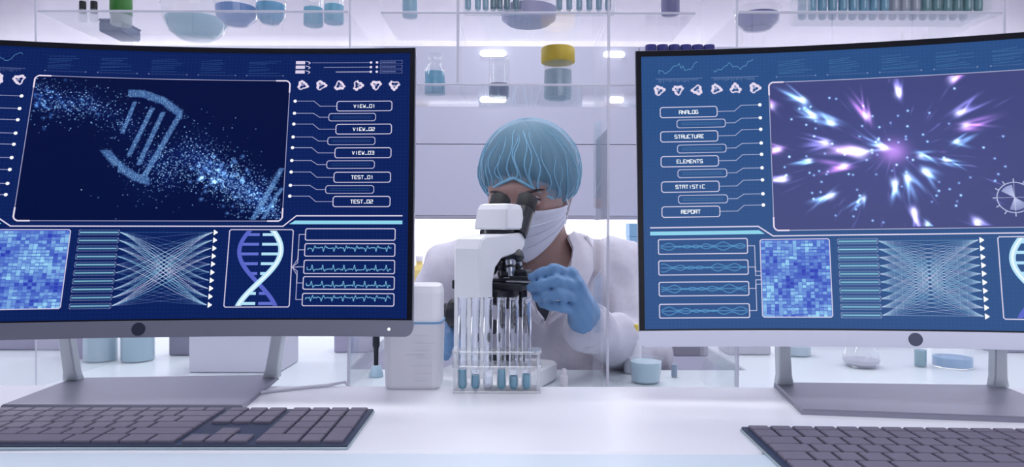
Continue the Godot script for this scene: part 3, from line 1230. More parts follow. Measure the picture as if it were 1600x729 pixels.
# ---------------------------------------------------------------- microscope
func _microscope() -> void:
	var white := mat(rgb(240, 241, 246), 0.35)
	var black := mat(rgb(18, 22, 34), 0.4)
	var steel := mat(rgb(170, 174, 184), 0.25, 0.9)
	var t := thing("microscope", "white binocular microscope with black stage that the scientist looks into", "microscope", Vector3(-0.030, BENCH, -1.127), deg_to_rad(154))
	# base: broad foot with rounded corners
	var poly := PackedVector2Array()
	for q in [[0.06, 0.085, 0], [-0.06, 0.085, 90], [-0.06, -0.085, 180], [0.06, -0.085, 270]]:
		for i in 5:
			var a := deg_to_rad(q[2] + i * 22.5)
			poly.append(Vector2(q[0] + 0.018 * cos(a), q[1] + 0.018 * sin(a)))
	var mb := MB.new()
	mb.xf = Transform3D(Basis(Vector3.RIGHT, -PI / 2), Vector3.ZERO)
	mb.extrude(poly, 0.0, 0.032, 0.004)
	part(mb, "base", white, t)
	# arm: C-shaped casting
	mb = MB.new()
	mb.xf = Transform3D(Basis(Vector3(0, 0, 1), Vector3(0, 1, 0), Vector3(-1, 0, 0)), Vector3.ZERO)
	mb.extrude(PackedVector2Array([Vector2(-0.094, 0.031), Vector2(-0.092, 0.232), Vector2(-0.084, 0.247), Vector2(-0.068, 0.252), Vector2(0.066, 0.257), Vector2(0.076, 0.25), Vector2(0.074, 0.234), Vector2(0.062, 0.224), Vector2(-0.014, 0.215), Vector2(-0.038, 0.2), Vector2(-0.047, 0.178), Vector2(-0.048, 0.06), Vector2(-0.03, 0.031)]), -0.023, 0.023, 0.003)
	part(mb, "arm", white, t)
	# seat ring and head block
	part(lathem([Vector2(0, 0.256), Vector2(0.026, 0.256), Vector2(0.026, 0.2615), Vector2(0, 0.2615)], 28, Vector3(0.008, 0, 0.036)), "head_ring", black, t)
	mb = MB.new()
	mb.xf = Transform3D(Basis(), Vector3(0.008, 0, 0))
	var rings := []
	for q in [[0.262, 0.030, 0.006, 0.066], [0.265, 0.032, 0.004, 0.068], [0.296, 0.029, 0.010, 0.066], [0.304, 0.027, 0.016, 0.063], [0.306, 0.022, 0.021, 0.058]]:
		var w: float = q[1]
		rings.append([Vector3(-w, q[0], q[2]), Vector3(-w * 0.9, q[0], q[2] - 0.004), Vector3(w * 0.9, q[0], q[2] - 0.004), Vector3(w, q[0], q[2]), Vector3(w, q[0], q[3]), Vector3(w * 0.9, q[0], q[3] + 0.004), Vector3(-w * 0.9, q[0], q[3] + 0.004), Vector3(-w, q[0], q[3])])
	mb.loft(rings, -1)
	part(mb, "head", white, t)
	# ocular tubes with rubber cups
	for s in [-1, 1]:
		var a := Vector3(0.016 + s * 0.027, 0.262, 0.070)
		var b := Vector3(0.017 + s * 0.0275, 0.318, 0.112)
		var dir := (b - a).normalized()
		mb = MB.new()
		mb.tube([a - dir * 0.012, a, a.lerp(b, 0.62)], [0.0175, 0.0185, 0.0185], 22)
		var tb := part(mb, "ocular_tube", black, t)
		mb = MB.new()
		mb.tube([a.lerp(b, 0.6), a.lerp(b, 0.64), a.lerp(b, 0.78), b, b + dir * 0.003], [0.0185, 0.0195, 0.0178, 0.0188, 0.015], 22)
		part(mb, "eyecup", mat(rgb(14, 17, 26), 0.7), tb)
	# turret and objectives
	var ax := Basis(Vector3.RIGHT, 0.16)
	var tc := Vector3(0, 0.216, 0.05)
	part(lathem([Vector2(0, 0.016), Vector2(0.02, 0.016), Vector2(0.027, 0.008), Vector2(0.03, 0.0), Vector2(0.027, -0.008), Vector2(0, -0.012)], 28, tc, ax), "nosepiece", black, t)
	for i in 4:
		var an := PI / 4 + i * PI / 2
		var out := Vector3(cos(an), 0, sin(an))
		var d := (ax * (Vector3.DOWN + out * 0.38)).normalized()
		var st := tc + ax * (out * 0.017 + Vector3(0, -0.006, 0))
		var L := 0.034 if i != 1 else 0.026
		mb = MB.new()
		mb.tube([st, st + d * L * 0.3, st + d * L * 0.34, st + d * L * 0.75, st + d * L * 0.8, st + d * L], [0.0095, 0.0095, 0.0082, 0.0082, 0.0065, 0.0045], 16)
		var ob := part(mb, "objective", steel, t)
		mb = MB.new()
		mb.tube([st + d * L * 0.42, st + d * L * 0.56], 0.0086, 16)
		part(mb, "colour_ring", black, ob)
	# stage, slide holder, condenser
	var stg := part(boxm(Vector3(0, 0.168, 0.03), Vector3(0.115, 0.011, 0.092), 0.002), "stage", black, t)
	part(boxm(Vector3(-0.008, 0.176, 0.03), Vector3(0.07, 0.005, 0.03), 0.001), "slide_clip", black, stg)
	part(boxm(Vector3(-0.062, 0.1765, 0.008), Vector3(0.075, 0.0025, 0.025), 0.0005), "slide", mat(rgb(200, 208, 220, 0.5), 0.1), stg)
	part(boxm(Vector3(-0.05, 0.181, 0.016), Vector3(0.055, 0.007, 0.012), 0.001), "slide_finger", black, stg)
	part(boxm(Vector3(0.01, 0.152, 0.0), Vector3(0.075, 0.024, 0.07), 0.003), "stage_bracket", black, stg)
	part(boxm(Vector3(-0.02, 0.187, 0.045), Vector3(0.05, 0.014, 0.03), 0.003), "slide_carrier", black, stg)
	part(lathem([Vector2(0, 0.162), Vector2(0.024, 0.162), Vector2(0.026, 0.15), Vector2(0.019, 0.147), Vector2(0.019, 0.132), Vector2(0.012, 0.126), Vector2(0, 0.126)], 24, Vector3(0, 0, 0.045)), "condenser", black, t)
	mb = MB.new()
	mb.tube([Vector3(-0.015, 0.138, 0.045), Vector3(-0.045, 0.138, 0.035)], 0.003, 8)
	mb.tube([Vector3(-0.04, 0.165, 0.03), Vector3(-0.04, 0.115, 0.03)], 0.007, 12)
	part(mb, "stage_drive", black, t)
	part(lathem([Vector2(0, 0.03), Vector2(0.024, 0.03), Vector2(0.024, 0.05), Vector2(0.018, 0.056), Vector2(0, 0.056)], 24, Vector3(0, 0, 0.045)), "lamp_house", black, t)
	# focus knobs on both sides
	for s in [-1, 1]:
		var bs := Basis(Vector3(0, 0, 1), -s * PI / 2)
		if s < 0:
			part(lathem([Vector2(0, 0), Vector2(0.011, 0), Vector2(0.0115, 0.002), Vector2(0.0115, 0.012), Vector2(0, 0.013)], 22, Vector3(-0.0235, 0.11, -0.066), bs), "fine_knob", black, t)
			continue
		part(lathem([Vector2(0, 0), Vector2(0.023, 0), Vector2(0.024, 0.003), Vector2(0.024, 0.016), Vector2(0.022, 0.018), Vector2(0.015, 0.018), Vector2(0.015, 0.032), Vector2(0.013, 0.034), Vector2(0, 0.034)], 26, Vector3(s * 0.0235, 0.128, -0.066), bs), "focus_knob", black, t)
	part(boxm(Vector3(0.028, 0.175, -0.074), Vector3(0.01, 0.014, 0.018), 0.002), "lock_lever", black, t)


# ---------------------------------------------------------------- person
var HEAD := Transform3D()


func head_sd(w: Vector3) -> float:
	var p := HEAD.affine_inverse() * w
	var x := absf(p.x)
	var q := Vector3(x, p.y, p.z)
	var d := ell(p, Vector3(0, 0.038, -0.018), Vector3(0.077, 0.088, 0.096))
	d = smin(d, ell(p, Vector3(0, -0.03, 0.022), Vector3(0.062, 0.085, 0.068)), 0.05)
	d = smin(d, bone(q, Vector3(0, -0.104, 0.06), Vector3(0.045, -0.062, -0.005), 0.018, 0.022), 0.035)
	d = smin(d, bone(q, Vector3(0.03, -0.022, 0.062), Vector3(0.052, -0.02, 0.035), 0.017, 0.014), 0.03)
	d = smin(d, bone(q, Vector3(0.006, 0.027, 0.084), Vector3(0.046, 0.024, 0.064), 0.009, 0.009), 0.025)
	d = smin(d, bone(p, Vector3(0, 0.014, 0.086), Vector3(0, -0.03, 0.107), 0.008, 0.012), 0.014)
	d = smin(d, bone(q, Vector3(0.004, -0.034, 0.098), Vector3(0.013, -0.036, 0.09), 0.009, 0.008), 0.01)
	d = smin(d, ell(p, Vector3(0, -0.066, 0.083), Vector3(0.026, 0.012, 0.014)), 0.015)
	d = smin(d, ell(q, Vector3(0.077, -0.008, -0.008), Vector3(0.01, 0.03, 0.018)), 0.012)
	d = -smin(-d, ell(q, Vector3(0.032, 0.004, 0.09), Vector3(0.016, 0.011, 0.014)), 0.012)
	return d


func _person() -> void:
	var F := Vector3(-0.25, -0.35, 0.0)
	F.z = sqrt(1.0 - F.x * F.x - F.y * F.y)
	var U := (Vector3.UP - F * F.y).normalized()
	U = U.rotated(F, 0.03)
	HEAD = Transform3D(Basis(U.cross(F), U, F), Vector3(0.031, 1.031, -1.372))
	var skin := grained(rgb(160, 128, 124), rgb(170, 138, 132), 0.55, 14.0, 0.0, 21)
	skin.subsurf_scatter_enabled = true
	skin.subsurf_scatter_strength = 0.15
	var cloth := grained(rgb(202, 199, 214), rgb(212, 209, 223), 0.85, 9.0, 0.0, 22)
	var glovem := mat(rgb(104, 146, 192), 0.45)
	var t := thing("person", "scientist in white lab coat, blue hair cap and mask bending to microscope eyepieces", "person", Vector3(0.06, 0, -1.5))
	var inv := Transform3D(Basis(), -t.position)
	var nb := Vector3(0.06, 0.893, -1.435)
	var ls := Vector3(-0.128, 0.862, -1.43)
	var rs := Vector3(0.222, 0.868, -1.46)
	var le := Vector3(-0.205, 0.725, -1.40)
	var re := Vector3(0.262, 0.70, -1.37)
	var lw := Vector3(-0.158, 0.738, -1.205)
	var rw := Vector3(0.132, 0.785, -1.155)
	var torso := [
		[Vector3(-0.015, 0.80, -1.47), Vector3(-0.01, 0.62, -1.50), 0.105, 0.115],
		[Vector3(0.125, 0.805, -1.485), Vector3(0.13, 0.62, -1.50), 0.105, 0.115],
		[Vector3(0.055, 0.78, -1.465), Vector3(0.06, 0.60, -1.49), 0.125, 0.13],
		[ls, nb + Vector3(0, -0.03, -0.02), 0.056, 0.075],
		[rs, nb + Vector3(0, -0.03, -0.02), 0.060, 0.075],
		[Vector3(0.0, 0.56, -1.52), Vector3(0.12, 0.56, -1.52), 0.14, 0.14]]
	var arms := [[ls, le, 0.060, 0.05], [rs, re, 0.064, 0.055], [le, lw, 0.05, 0.038], [re, rw, 0.055, 0.041]]
	# body: head, neck, trunk and upper arms in one skin
	var neck := [[HEAD * Vector3(0, -0.045, -0.03), nb, 0.05, 0.056], [HEAD * Vector3(0, -0.01, -0.05), nb + Vector3(0, 0.0, -0.025), 0.052, 0.055]]
	var under := []
	for q in torso + arms:
		under.append([q[0], q[1], q[2] - 0.022, q[3] - 0.022])
	var body_f := func(p: Vector3) -> float:
		var d := bones_sd(p, neck, 0.03)
		if p.y < 0.96:
			d = smin(d, bones_sd(p, under, 0.05), 0.04)
		if p.y > 0.84:
			d = smin(d, head_sd(p), 0.02)
		return d
	var b := put(nets(Vector3(-0.25, 0.66, -1.62), Vector3(0.32, 1.19, -1.2), 0.0055, body_f), "body", skin, t)
	b.transform = inv
	# undershirt
	var shirt_f := func(p: Vector3) -> float:
		return maxf(bones_sd(p, torso.slice(0, 5), 0.06, -0.010), p.y - 0.845)
	put(nets(Vector3(-0.16, 0.58, -1.64), Vector3(0.3, 0.88, -1.28), 0.012, shirt_f), "undershirt", mat(rgb(62, 66, 82), 0.8), t).transform = inv
	# lab coat, open in a V at the neck, with soft folds
	var fn := FastNoiseLite.new()
	fn.seed = 5
	fn.frequency = 9.0
	var apex := Vector3(0.064, 0.765, -1.32)
	var nl := Vector2(-(0.92 - 0.765), -(0.064 - 0.0)).normalized()
	var nr := Vector2((0.92 - 0.765), -(0.135 - 0.064)).normalized()
	var coat_f := func(p: Vector3) -> float:
		var d := bones_sd(p, torso, 0.06)
		d = smin(d, bones_sd(p, arms, 0.03), 0.03)
		d -= 0.009 * fn.get_noise_3d(p.x * 1.6, p.y * 0.7, p.z) + 0.003 * sin(p.x * 95.0 + p.y * 40.0 + 3.0 * fn.get_noise_3d(p.x, p.y, p.z))
		var pv := Vector2(p.x - apex.x, p.y - apex.y)
		var V := maxf(maxf(nl.dot(pv), nr.dot(pv)), -(p.z + 1.455))
		d = maxf(d, -V)
		return maxf(d, bone(p, nb + Vector3(0, -0.1, 0), nb + Vector3(-0.02, 0.2, 0.03), 0.062, 0.062) * -1.0)
	put(nets(Vector3(-0.32, 0.4, -1.72), Vector3(0.37, 0.97, -1.1), 0.011, coat_f), "lab_coat", cloth, t).transform = inv
	# collar and lapels laid on the coat
	for s in 2:
		var rows := []
		var line_pts := [[Vector2(0.118, 0.938), 0.036, -1.47], [Vector2(0.126, 0.915), 0.042, -1.45], [Vector2(0.118, 0.875), 0.05, -1.4], [Vector2(0.098, 0.83), 0.048, -1.36], [Vector2(0.078, 0.79), 0.03, -1.34], [Vector2(0.066, 0.765), 0.006, -1.33]] if s == 1 else [[Vector2(-0.0, 0.928), -0.034, -1.45], [Vector2(-0.002, 0.908), -0.04, -1.42], [Vector2(0.014, 0.87), -0.05, -1.4], [Vector2(0.034, 0.83), -0.048, -1.36], [Vector2(0.05, 0.79), -0.03, -1.34], [Vector2(0.062, 0.765), -0.006, -1.33]]
		for q in line_pts:
			var row := []
			for e in 5:
				var xy: Vector2 = q[0] + Vector2(q[1] * e / 4.0, 0.012 * sin(e * 0.8))
				var z := -1.2
				for it in 40:
					var dd := maxf(bones_sd(Vector3(xy.x, xy.y, z), torso, 0.06), 0.0)
					z -= maxf(dd * 0.8, 0.0005)
					if dd < 0.002 or z < -1.5:
						break
				row.append(Vector3(xy.x, xy.y, maxf(z, q[2] - 0.06) + 0.013 + (0.006 if e == 2 else 0.0)) - t.position)
			rows.append(row)
		var mb := MB.new()
		mb.shell(rows, 0.006)
		part(mb, "lapel", cloth, t)
	# cuffs where sleeves meet the gloves
	for q in [[rw, (rw - re).normalized(), 0.043], [lw, (lw - le).normalized(), 0.04]]:
		var mb := MB.new()
		mb.xf = inv
		var r: float = q[2]
		mb.tube([q[0] - q[1] * 0.03, q[0] - q[1] * 0.01, q[0] + q[1] * 0.012, q[0] + q[1] * 0.014], [r - 0.002, r + 0.001, r + 0.001, r - 0.004], 22)
		part(mb, "cuff", cloth, t)
	# trousers and shoes below the bench
	var legs := []
	for s in [-1, 1]:
		legs.append([Vector3(0.06 + s * 0.08, 0.5, -1.5), Vector3(0.06 + s * 0.13, 0.5, -1.36), 0.085, 0.075])
		legs.append([Vector3(0.06 + s * 0.13, 0.5, -1.36), Vector3(0.06 + s * 0.13, 0.08, -1.42), 0.07, 0.045])
	put(nets(Vector3(-0.2, 0.02, -1.65), Vector3(0.33, 0.6, -1.25), 0.016, func(p: Vector3) -> float: return maxf(bones_sd(p, legs, 0.04), 0.07 - p.y)), "trousers", mat(rgb(196, 200, 214), 0.8), t).transform = inv
	for s in [-1, 1]:
		var c := Vector3(0.06 + s * 0.13, 0.04, -1.38)
		put(nets(c - Vector3(0.06, 0.05, 0.12), c + Vector3(0.06, 0.07, 0.12), 0.01, func(p: Vector3) -> float: return maxf(bones_sd(p, [[c + Vector3(0, 0, -0.06), c + Vector3(0, -0.01, 0.07), 0.042, 0.036], [c + Vector3(0, 0, -0.04), c + Vector3(0, 0.05, -0.04), 0.042, 0.04]], 0.03), 0.001 - p.y)), "shoe", mat(rgb(232, 232, 238), 0.6), t).transform = inv
	# gloves
	_glove(t, inv, glovem, rw, [
		[Vector3(0.0976, 0.8789, -1.105), Vector3(0.0678, 0.8886, -1.082), Vector3(0.0476, 0.8819, -1.090), Vector3(0.0324, 0.8740, -1.100)],
		[Vector3(0.1074, 0.8606, -1.098), Vector3(0.0713, 0.8709, -1.072), Vector3(0.0482, 0.8641, -1.080), Vector3(0.0312, 0.8577, -1.095)],
		[Vector3(0.1095, 0.8408, -1.098), Vector3(0.0752, 0.8497, -1.070), Vector3(0.0544, 0.8457, -1.080), Vector3(0.0395, 0.8421, -1.095)],
		[Vector3(0.1036, 0.8205, -1.102), Vector3(0.0778, 0.8285, -1.078), Vector3(0.0608, 0.8296, -1.086), Vector3(0.0491, 0.8312, -1.100)],
		[Vector3(0.1213, 0.8311, -1.140), Vector3(0.0924, 0.8610, -1.145), Vector3(0.0625, 0.8715, -1.135), Vector3(0.0382, 0.8674, -1.118)]])
	_glove(t, inv, glovem, lw, [
		[Vector3(-0.1223, 0.7855, -1.150), Vector3(-0.1080, 0.8008, -1.115), Vector3(-0.0977, 0.7973, -1.100), Vector3(-0.0977, 0.7880, -1.10)],
		[Vector3(-0.1218, 0.7702, -1.145), Vector3(-0.1063, 0.7839, -1.108), Vector3(-0.0973, 0.7815, -1.090), Vector3(-0.0985, 0.7729, -1.092)],
		[Vector3(-0.1229, 0.7541, -1.145), Vector3(-0.1075, 0.7668, -1.110), Vector3(-0.0998, 0.7651, -1.095), Vector3(-0.1021, 0.7565, -1.097)],
		[Vector3(-0.1267, 0.7402, -1.150), Vector3(-0.1138, 0.7502, -1.120), Vector3(-0.1063, 0.7492, -1.108), Vector3(-0.1075, 0.7425, -1.110)],
		[Vector3(-0.1400, 0.7602, -1.170), Vector3(-0.1303, 0.7802, -1.160), Vector3(-0.1168, 0.7952, -1.140), Vector3(-0.1062, 0.8033, -1.125)]])
	_face(t, inv, skin)
	_cap_and_mask(t, inv)
	# the stool carries the scientist
	var st := thing("lab_stool", "white round lab stool under the scientist", "stool", Vector3(0.06, 0, -1.58))
	part(lathem([Vector2(0, 0.36), Vector2(0.15, 0.36), Vector2(0.165, 0.37), Vector2(0.165, 0.395), Vector2(0.15, 0.41), Vector2(0, 0.412)], 32), "seat", mat(rgb(210, 212, 222), 0.5), st)
	part(lathem([Vector2(0, 0.05), Vector2(0.025, 0.05), Vector2(0.025, 0.36), Vector2(0, 0.36)], 18), "post", mat(rgb(170, 172, 180), 0.3, 0.8), st)
	part(lathem([Vector2(0, 0.0), Vector2(0.2, 0.0), Vector2(0.2, 0.012), Vector2(0.04, 0.05), Vector2(0, 0.05)], 32), "foot", mat(rgb(170, 172, 180), 0.3, 0.8), st)


func _glove(t: Node3D, inv: Transform3D, m: Material, wrist: Vector3, fingers: Array) -> void:
	var palm := []
	var mid := Vector3.ZERO
	for i in 4:
		mid += fingers[i][0] / 4.0
		palm.append([wrist, fingers[i][0], 0.026, 0.0125])
	palm.append([wrist.lerp(mid, 0.4), fingers[4][0].lerp(fingers[4][1], 0.2), 0.022, 0.016])
	var away := (wrist - mid).normalized()
	palm.append([wrist + away * 0.02, wrist, 0.026, 0.026])
	var lo := wrist
	var hi := wrist
	for f in fingers:
		for p in f:
			lo = lo.min(p)
			hi = hi.max(p)
	lo -= Vector3.ONE * 0.055
	hi += Vector3.ONE * 0.055
	var rr := [[0.0098, 0.0092, 0.0085, 0.0076], [0.01, 0.0094, 0.0086, 0.0077], [0.0098, 0.0092, 0.0084, 0.0075], [0.009, 0.0082, 0.0075, 0.0068], [0.0145, 0.0115, 0.0102, 0.0085]]
	var glove_f := func(p: Vector3) -> float:
		var d := bones_sd(p, palm, 0.014)
		for i in 5:
			var f: Array = fingers[i]
			var e := 1e3
			for s in 3:
				e = smin(e, bone(p, f[s], f[s + 1], rr[i][s], rr[i][s + 1]), 0.004)
			d = smin(d, e, 0.005)
		return d - 0.0006 * sin(p.x * 420.0 + p.y * 260.0)
	var g := put(nets(lo, hi, 0.0034, glove_f), "glove", m, t, "blue rubber glove")
	g.transform = inv
	var mb := MB.new()
	mb.xf = inv
	mb.tube([wrist + away * 0.016, wrist + away * 0.020, wrist + away * 0.023], [0.027, 0.029, 0.027], 22)
	part(mb, "cuff_roll", mat(rgb(84, 134, 196), 0.45), g)


func _face(t: Node3D, inv: Transform3D, skin: Material) -> void:
	var X := inv * HEAD
	for s in [-1, 1]:
		var c := Vector3(s * 0.032, 0.004, 0.0735)
		var prof := []
		for i in 13:
			var a := PI * i / 12
			prof.append(Vector2(0.0125 * sin(a), -0.0125 * cos(a)))
		var mb := MB.new()
		mb.xf = X
		mb.lathe(prof, 20, c, Basis(Vector3.RIGHT, PI / 2))
		var eye := part(mb, "eye", mat(rgb(222, 216, 218), 0.2), t)
		mb = MB.new()
		mb.xf = X
		mb.lathe([Vector2(0, 0.0013), Vector2(0.003, 0.001), Vector2(0.0058, 0.0), Vector2(0.0058, -0.002)], 18, c + Vector3(-0.001 * s, -0.002, 0.0119), Basis(Vector3.RIGHT, PI / 2))
		part(mb, "iris", mat(rgb(58, 42, 40), 0.15), eye)
		for lid in [1, -1]:
			var p := []
			for i in 9:
				var a := -1.25 + 2.5 * i / 8.0
				p.append(c + Vector3(sin(a) * 0.0155, lid * (0.006 * cos(a) - (0.0005 if lid > 0 else -0.001)), 0.0128 * cos(a * 0.75)))
			mb = MB.new()
			mb.xf = X
			mb.tube(p, [0.0012, 0.002, 0.0024, 0.0026, 0.0026, 0.0026, 0.0024, 0.002, 0.0012], 8)
			part(mb, "eyelid", mat(rgb(60, 46, 48), 0.7) if lid > 0 else skin, eye)
		var bp := []
		for i in 8:
			var f := i / 7.0
			var lp := Vector3(s * lerpf(0.014, 0.055, f), 0.0185 + 0.007 * sin(f * 2.4), 0.1)
			for it in 30:
				var dd := head_sd(HEAD * lp)
				if dd < 0.0005:
					break
				lp.z -= dd * 0.8
			bp.append(lp)
		mb = MB.new()
		mb.xf = X
		mb.tube(bp, [0.0024, 0.0032, 0.0034, 0.0032, 0.003, 0.0026, 0.002, 0.001], 8)
		part(mb, "eyebrow", mat(rgb(52, 42, 46), 0.8), t)


func cap_point(phi: float, f: float, scale: float, puff: float) -> Vector3:
	var back := (1.0 - cos(phi)) / 2.0
	var tr := deg_to_rad(lerpf(80.0, 162.0, pow(back, 0.7)))
	tr += deg_to_rad(20.0) * maxf(0.0, sin(phi))
	var th := tr * f
	var r := Vector3(0.102, 0.106, 0.128) * scale
	r.x *= 1.0 + 0.07 * maxf(0.0, sin(phi)) * f
	var g := 1.0 - 0.085 * smoothstep(0.72, 1.0, f)
	var fold := 0.5 * sin(phi * 17.0 + 2.0 * sin(phi * 3.0)) + 0.5 * sin(phi * 29.0 + 1.3)
	var k := g * (1.0 + puff * fold * (0.15 + 0.85 * f * f) * (1.0 - 0.7 * smoothstep(0.93, 1.0, f)))
	return Vector3(0.002, 0.036, -0.026) + Vector3(r.x * sin(th) * sin(phi), r.y * cos(th), r.z * sin(th) * cos(phi)) * k


func _cap_and_mask(t: Node3D, inv: Transform3D) -> void:
	var X := inv * HEAD
	var hairm := grained(rgb(34, 32, 42), rgb(54, 48, 58), 0.7, 30.0, 0.0, 31)
	var capm := StandardMaterial3D.new()
	capm.albedo_color = rgb(132, 184, 214, 0.44)
	capm.transparency = BaseMaterial3D.TRANSPARENCY_ALPHA
	capm.roughness = 0.6
	# hair under the cap
	var rows := []
	for i in 15:
		var row := []
		for k in 40:
			row.append(cap_point(TAU * k / 40.0, maxf(i / 14.0, 0.001) * 0.93, 0.93, 0.012))
		rows.append(row)
	var mb := MB.new()
	mb.xf = X
	mb.shell(rows, 0.004, true)
	part(mb, "hair", hairm, t)
	# cap
	rows = []
	for i in 25:
		var row := []
		for k in 144:
			row.append(cap_point(TAU * k / 144.0, maxf(i / 24.0, 0.001), 1.0, 0.03))
		rows.append(row)
	mb = MB.new()
	mb.xf = X
	mb.begin()
	for i in 24:
		for k in 144:
			var l := (k + 1) % 144
			mb.quad(rows[i][k], rows[i + 1][k], rows[i + 1][l], rows[i][l], 1)
	var cap := part(mb, "hair_cap", capm, t, "thin pale blue gathered hair cap")
	var rim := []
	for k in 73:
		rim.append(cap_point(TAU * k / 72.0, 1.0, 1.0, 0.0))
	mb = MB.new()
	mb.xf = X
	mb.tube(rim, 0.0032, 8)
	var band := mat(rgb(132, 184, 214), 0.7)
	part(mb, "elastic_band", band, cap)
	# gathered pleats run up from the band
	var rng := RandomNumberGenerator.new()
	rng.seed = 12
	for k in 48:
		var ph := TAU * (k + rng.randf_range(-0.35, 0.35)) / 48.0
		var top := rng.randf_range(0.25, 0.75)
		var p := []
		var rr := []
		for i in 10:
			var f := lerpf(1.0, top, i / 9.0)
			p.append(cap_point(ph + 0.05 * sin(i * 0.9 + k), f, 1.004, 0.03))
			rr.append(lerpf(0.0019, 0.0006, i / 9.0))
		mb = MB.new()
		mb.xf = X
		mb.tube(p, rr, 6)
		part(mb, "pleat", band, cap)
	# face mask following the face, with three pleats
	var msk := []
	for i in 15:
		var f := i / 14.0
		var row := []
		for k in 25:
			var a := lerpf(-1.32, 1.32, k / 24.0)
			var side := absf(a) / 1.32
			var y := lerpf(lerpf(-0.006, -0.03, side), lerpf(-0.128, -0.072, side), f)
			var dir := Vector3(sin(a), 0, cos(a))
			var r := 0.15
			for it in 40:
				var dd := head_sd(HEAD * (Vector3(0, y, -0.012) + dir * r))
				if dd < 0.004:
					break
				r -= dd * 0.7
				if r < 0.03:
					break
			r = maxf(r, lerpf(0.086, 0.06, side) * lerpf(1.0, 0.9, absf(f - 0.45)))
			r += 0.003 + 0.004 * (1.0 - side) + 0.0036 * sin(f * 24.0) * (1.0 - 0.6 * side)
			row.append(Vector3(0, y, -0.012) + dir * r)
		msk.append(row)
	# soften jumps between neighbours
	for pass_i in 2:
		for i in range(1, 14):
			for k in range(1, 24):
				msk[i][k] = msk[i][k] * 0.5 + (msk[i - 1][k] + msk[i + 1][k] + msk[i][k - 1] + msk[i][k + 1]) * 0.125
	mb = MB.new()
	mb.xf = X
	mb.shell(msk, 0.0016)
	var mask := part(mb, "face_mask", mat(rgb(218, 220, 236), 0.8), t, "white pleated face mask")
	for i in [4, 7, 10]:
		mb = MB.new()
		mb.xf = X
		var fold := []
		for k in range(1, 24):
			var c: Vector3 = msk[i][k]
			fold.append(c + (c - Vector3(0, c.y, -0.012)).normalized() * 0.0012)
		mb.tube(fold, 0.0013, 6)
		part(mb, "pleat", mat(rgb(218, 220, 236), 0.8), mask)
	for s in [0, 24]:
		var sg := -1.0 if s == 0 else 1.0
		mb = MB.new()
		mb.xf = X
		mb.tube([msk[0][s], Vector3(sg * 0.078, 0.0, 0.012), Vector3(sg * 0.084, 0.022, -0.006), Vector3(sg * 0.088, 0.01, -0.024), Vector3(sg * 0.086, -0.025, -0.02), msk[14][s]], 0.0024, 8)
		part(mb, "ear_loop", mat(rgb(232, 232, 240), 0.8), mask)


# ---------------------------------------------------------------- glassware
func glassm() -> StandardMaterial3D:
	return mat(rgb(226, 236, 244, 0.16), 0.03)


func liquidm(c: Color) -> StandardMaterial3D:
	return mat(Color(c, 0.82), 0.06)


# straight or waisted container, with liquid and a lid where asked
func vessel(called: String, label: String, cat: String, at: Vector3, prof: Array, liq: Array, lid := [], group := "", mglass: Material = null) -> Node3D:
	var t := thing(called, label, cat, at, 0.0, group)
	part(lathem(prof, 30), "glass", mglass if mglass else glassm(), t)
	if liq:
		part(lathem(liq[0], 30), "liquid", liquidm(liq[1]), t)
	if lid:
		part(lathem(lid[0], 30), "lid", mat(lid[1], 0.45), t)
	return t


func cyl(r: float, h: float) -> Array:
	return [Vector2(0, 0.0), Vector2(r * 0.94, 0.0), Vector2(r, 0.0015), Vector2(r, h * 0.97), Vector2(r * 1.03, h)]


func fill(r: float, h: float, base := 0.0015) -> Array:
	return [Vector2(0, base), Vector2(r * 0.92, base), Vector2(r * 0.955, base + 0.001), Vector2(r * 0.955, h), Vector2(0, h)]


func lidp(r: float, y: float, h: float) -> Array:
	return [Vector2(0, y), Vector2(r * 0.97, y), Vector2(r, y + h * 0.08), Vector2(r, y + h * 0.9), Vector2(r * 0.95, y + h), Vector2(0, y + h)]


func tubep(r: float, h: float) -> Array:
	return [Vector2(0, 0), Vector2(r * 0.5, r * 0.15), Vector2(r * 0.87, r * 0.5), Vector2(r, r), Vector2(r, h * 0.985), Vector2(r * 1.12, h)]


# tube with a wall of real thickness
func walled(r: float, h: float) -> Array:
	var q := r * 0.88
	return [Vector2(0, 0), Vector2(r * 0.5, r * 0.15), Vector2(r * 0.87, r * 0.5), Vector2(r, r), Vector2(r, h * 0.985), Vector2(r * 1.12, h), Vector2(q, h), Vector2(q, r), Vector2(q * 0.8, r * 0.6), Vector2(q * 0.4, r * 0.3), Vector2(0, r * 0.22)]


func tubefill(r: float, h: float) -> Array:
	var q := r * 0.88
	return [Vector2(0, 0.0006), Vector2(q * 0.5, q * 0.17), Vector2(q * 0.87, q * 0.52), Vector2(q, r), Vector2(q, h), Vector2(0, h)]


func sheet(t: Node3D, called: String, c: Vector3, size: Vector3, m: Material) -> void:
	part(boxm(c, size, 0.0006), called, m, t)


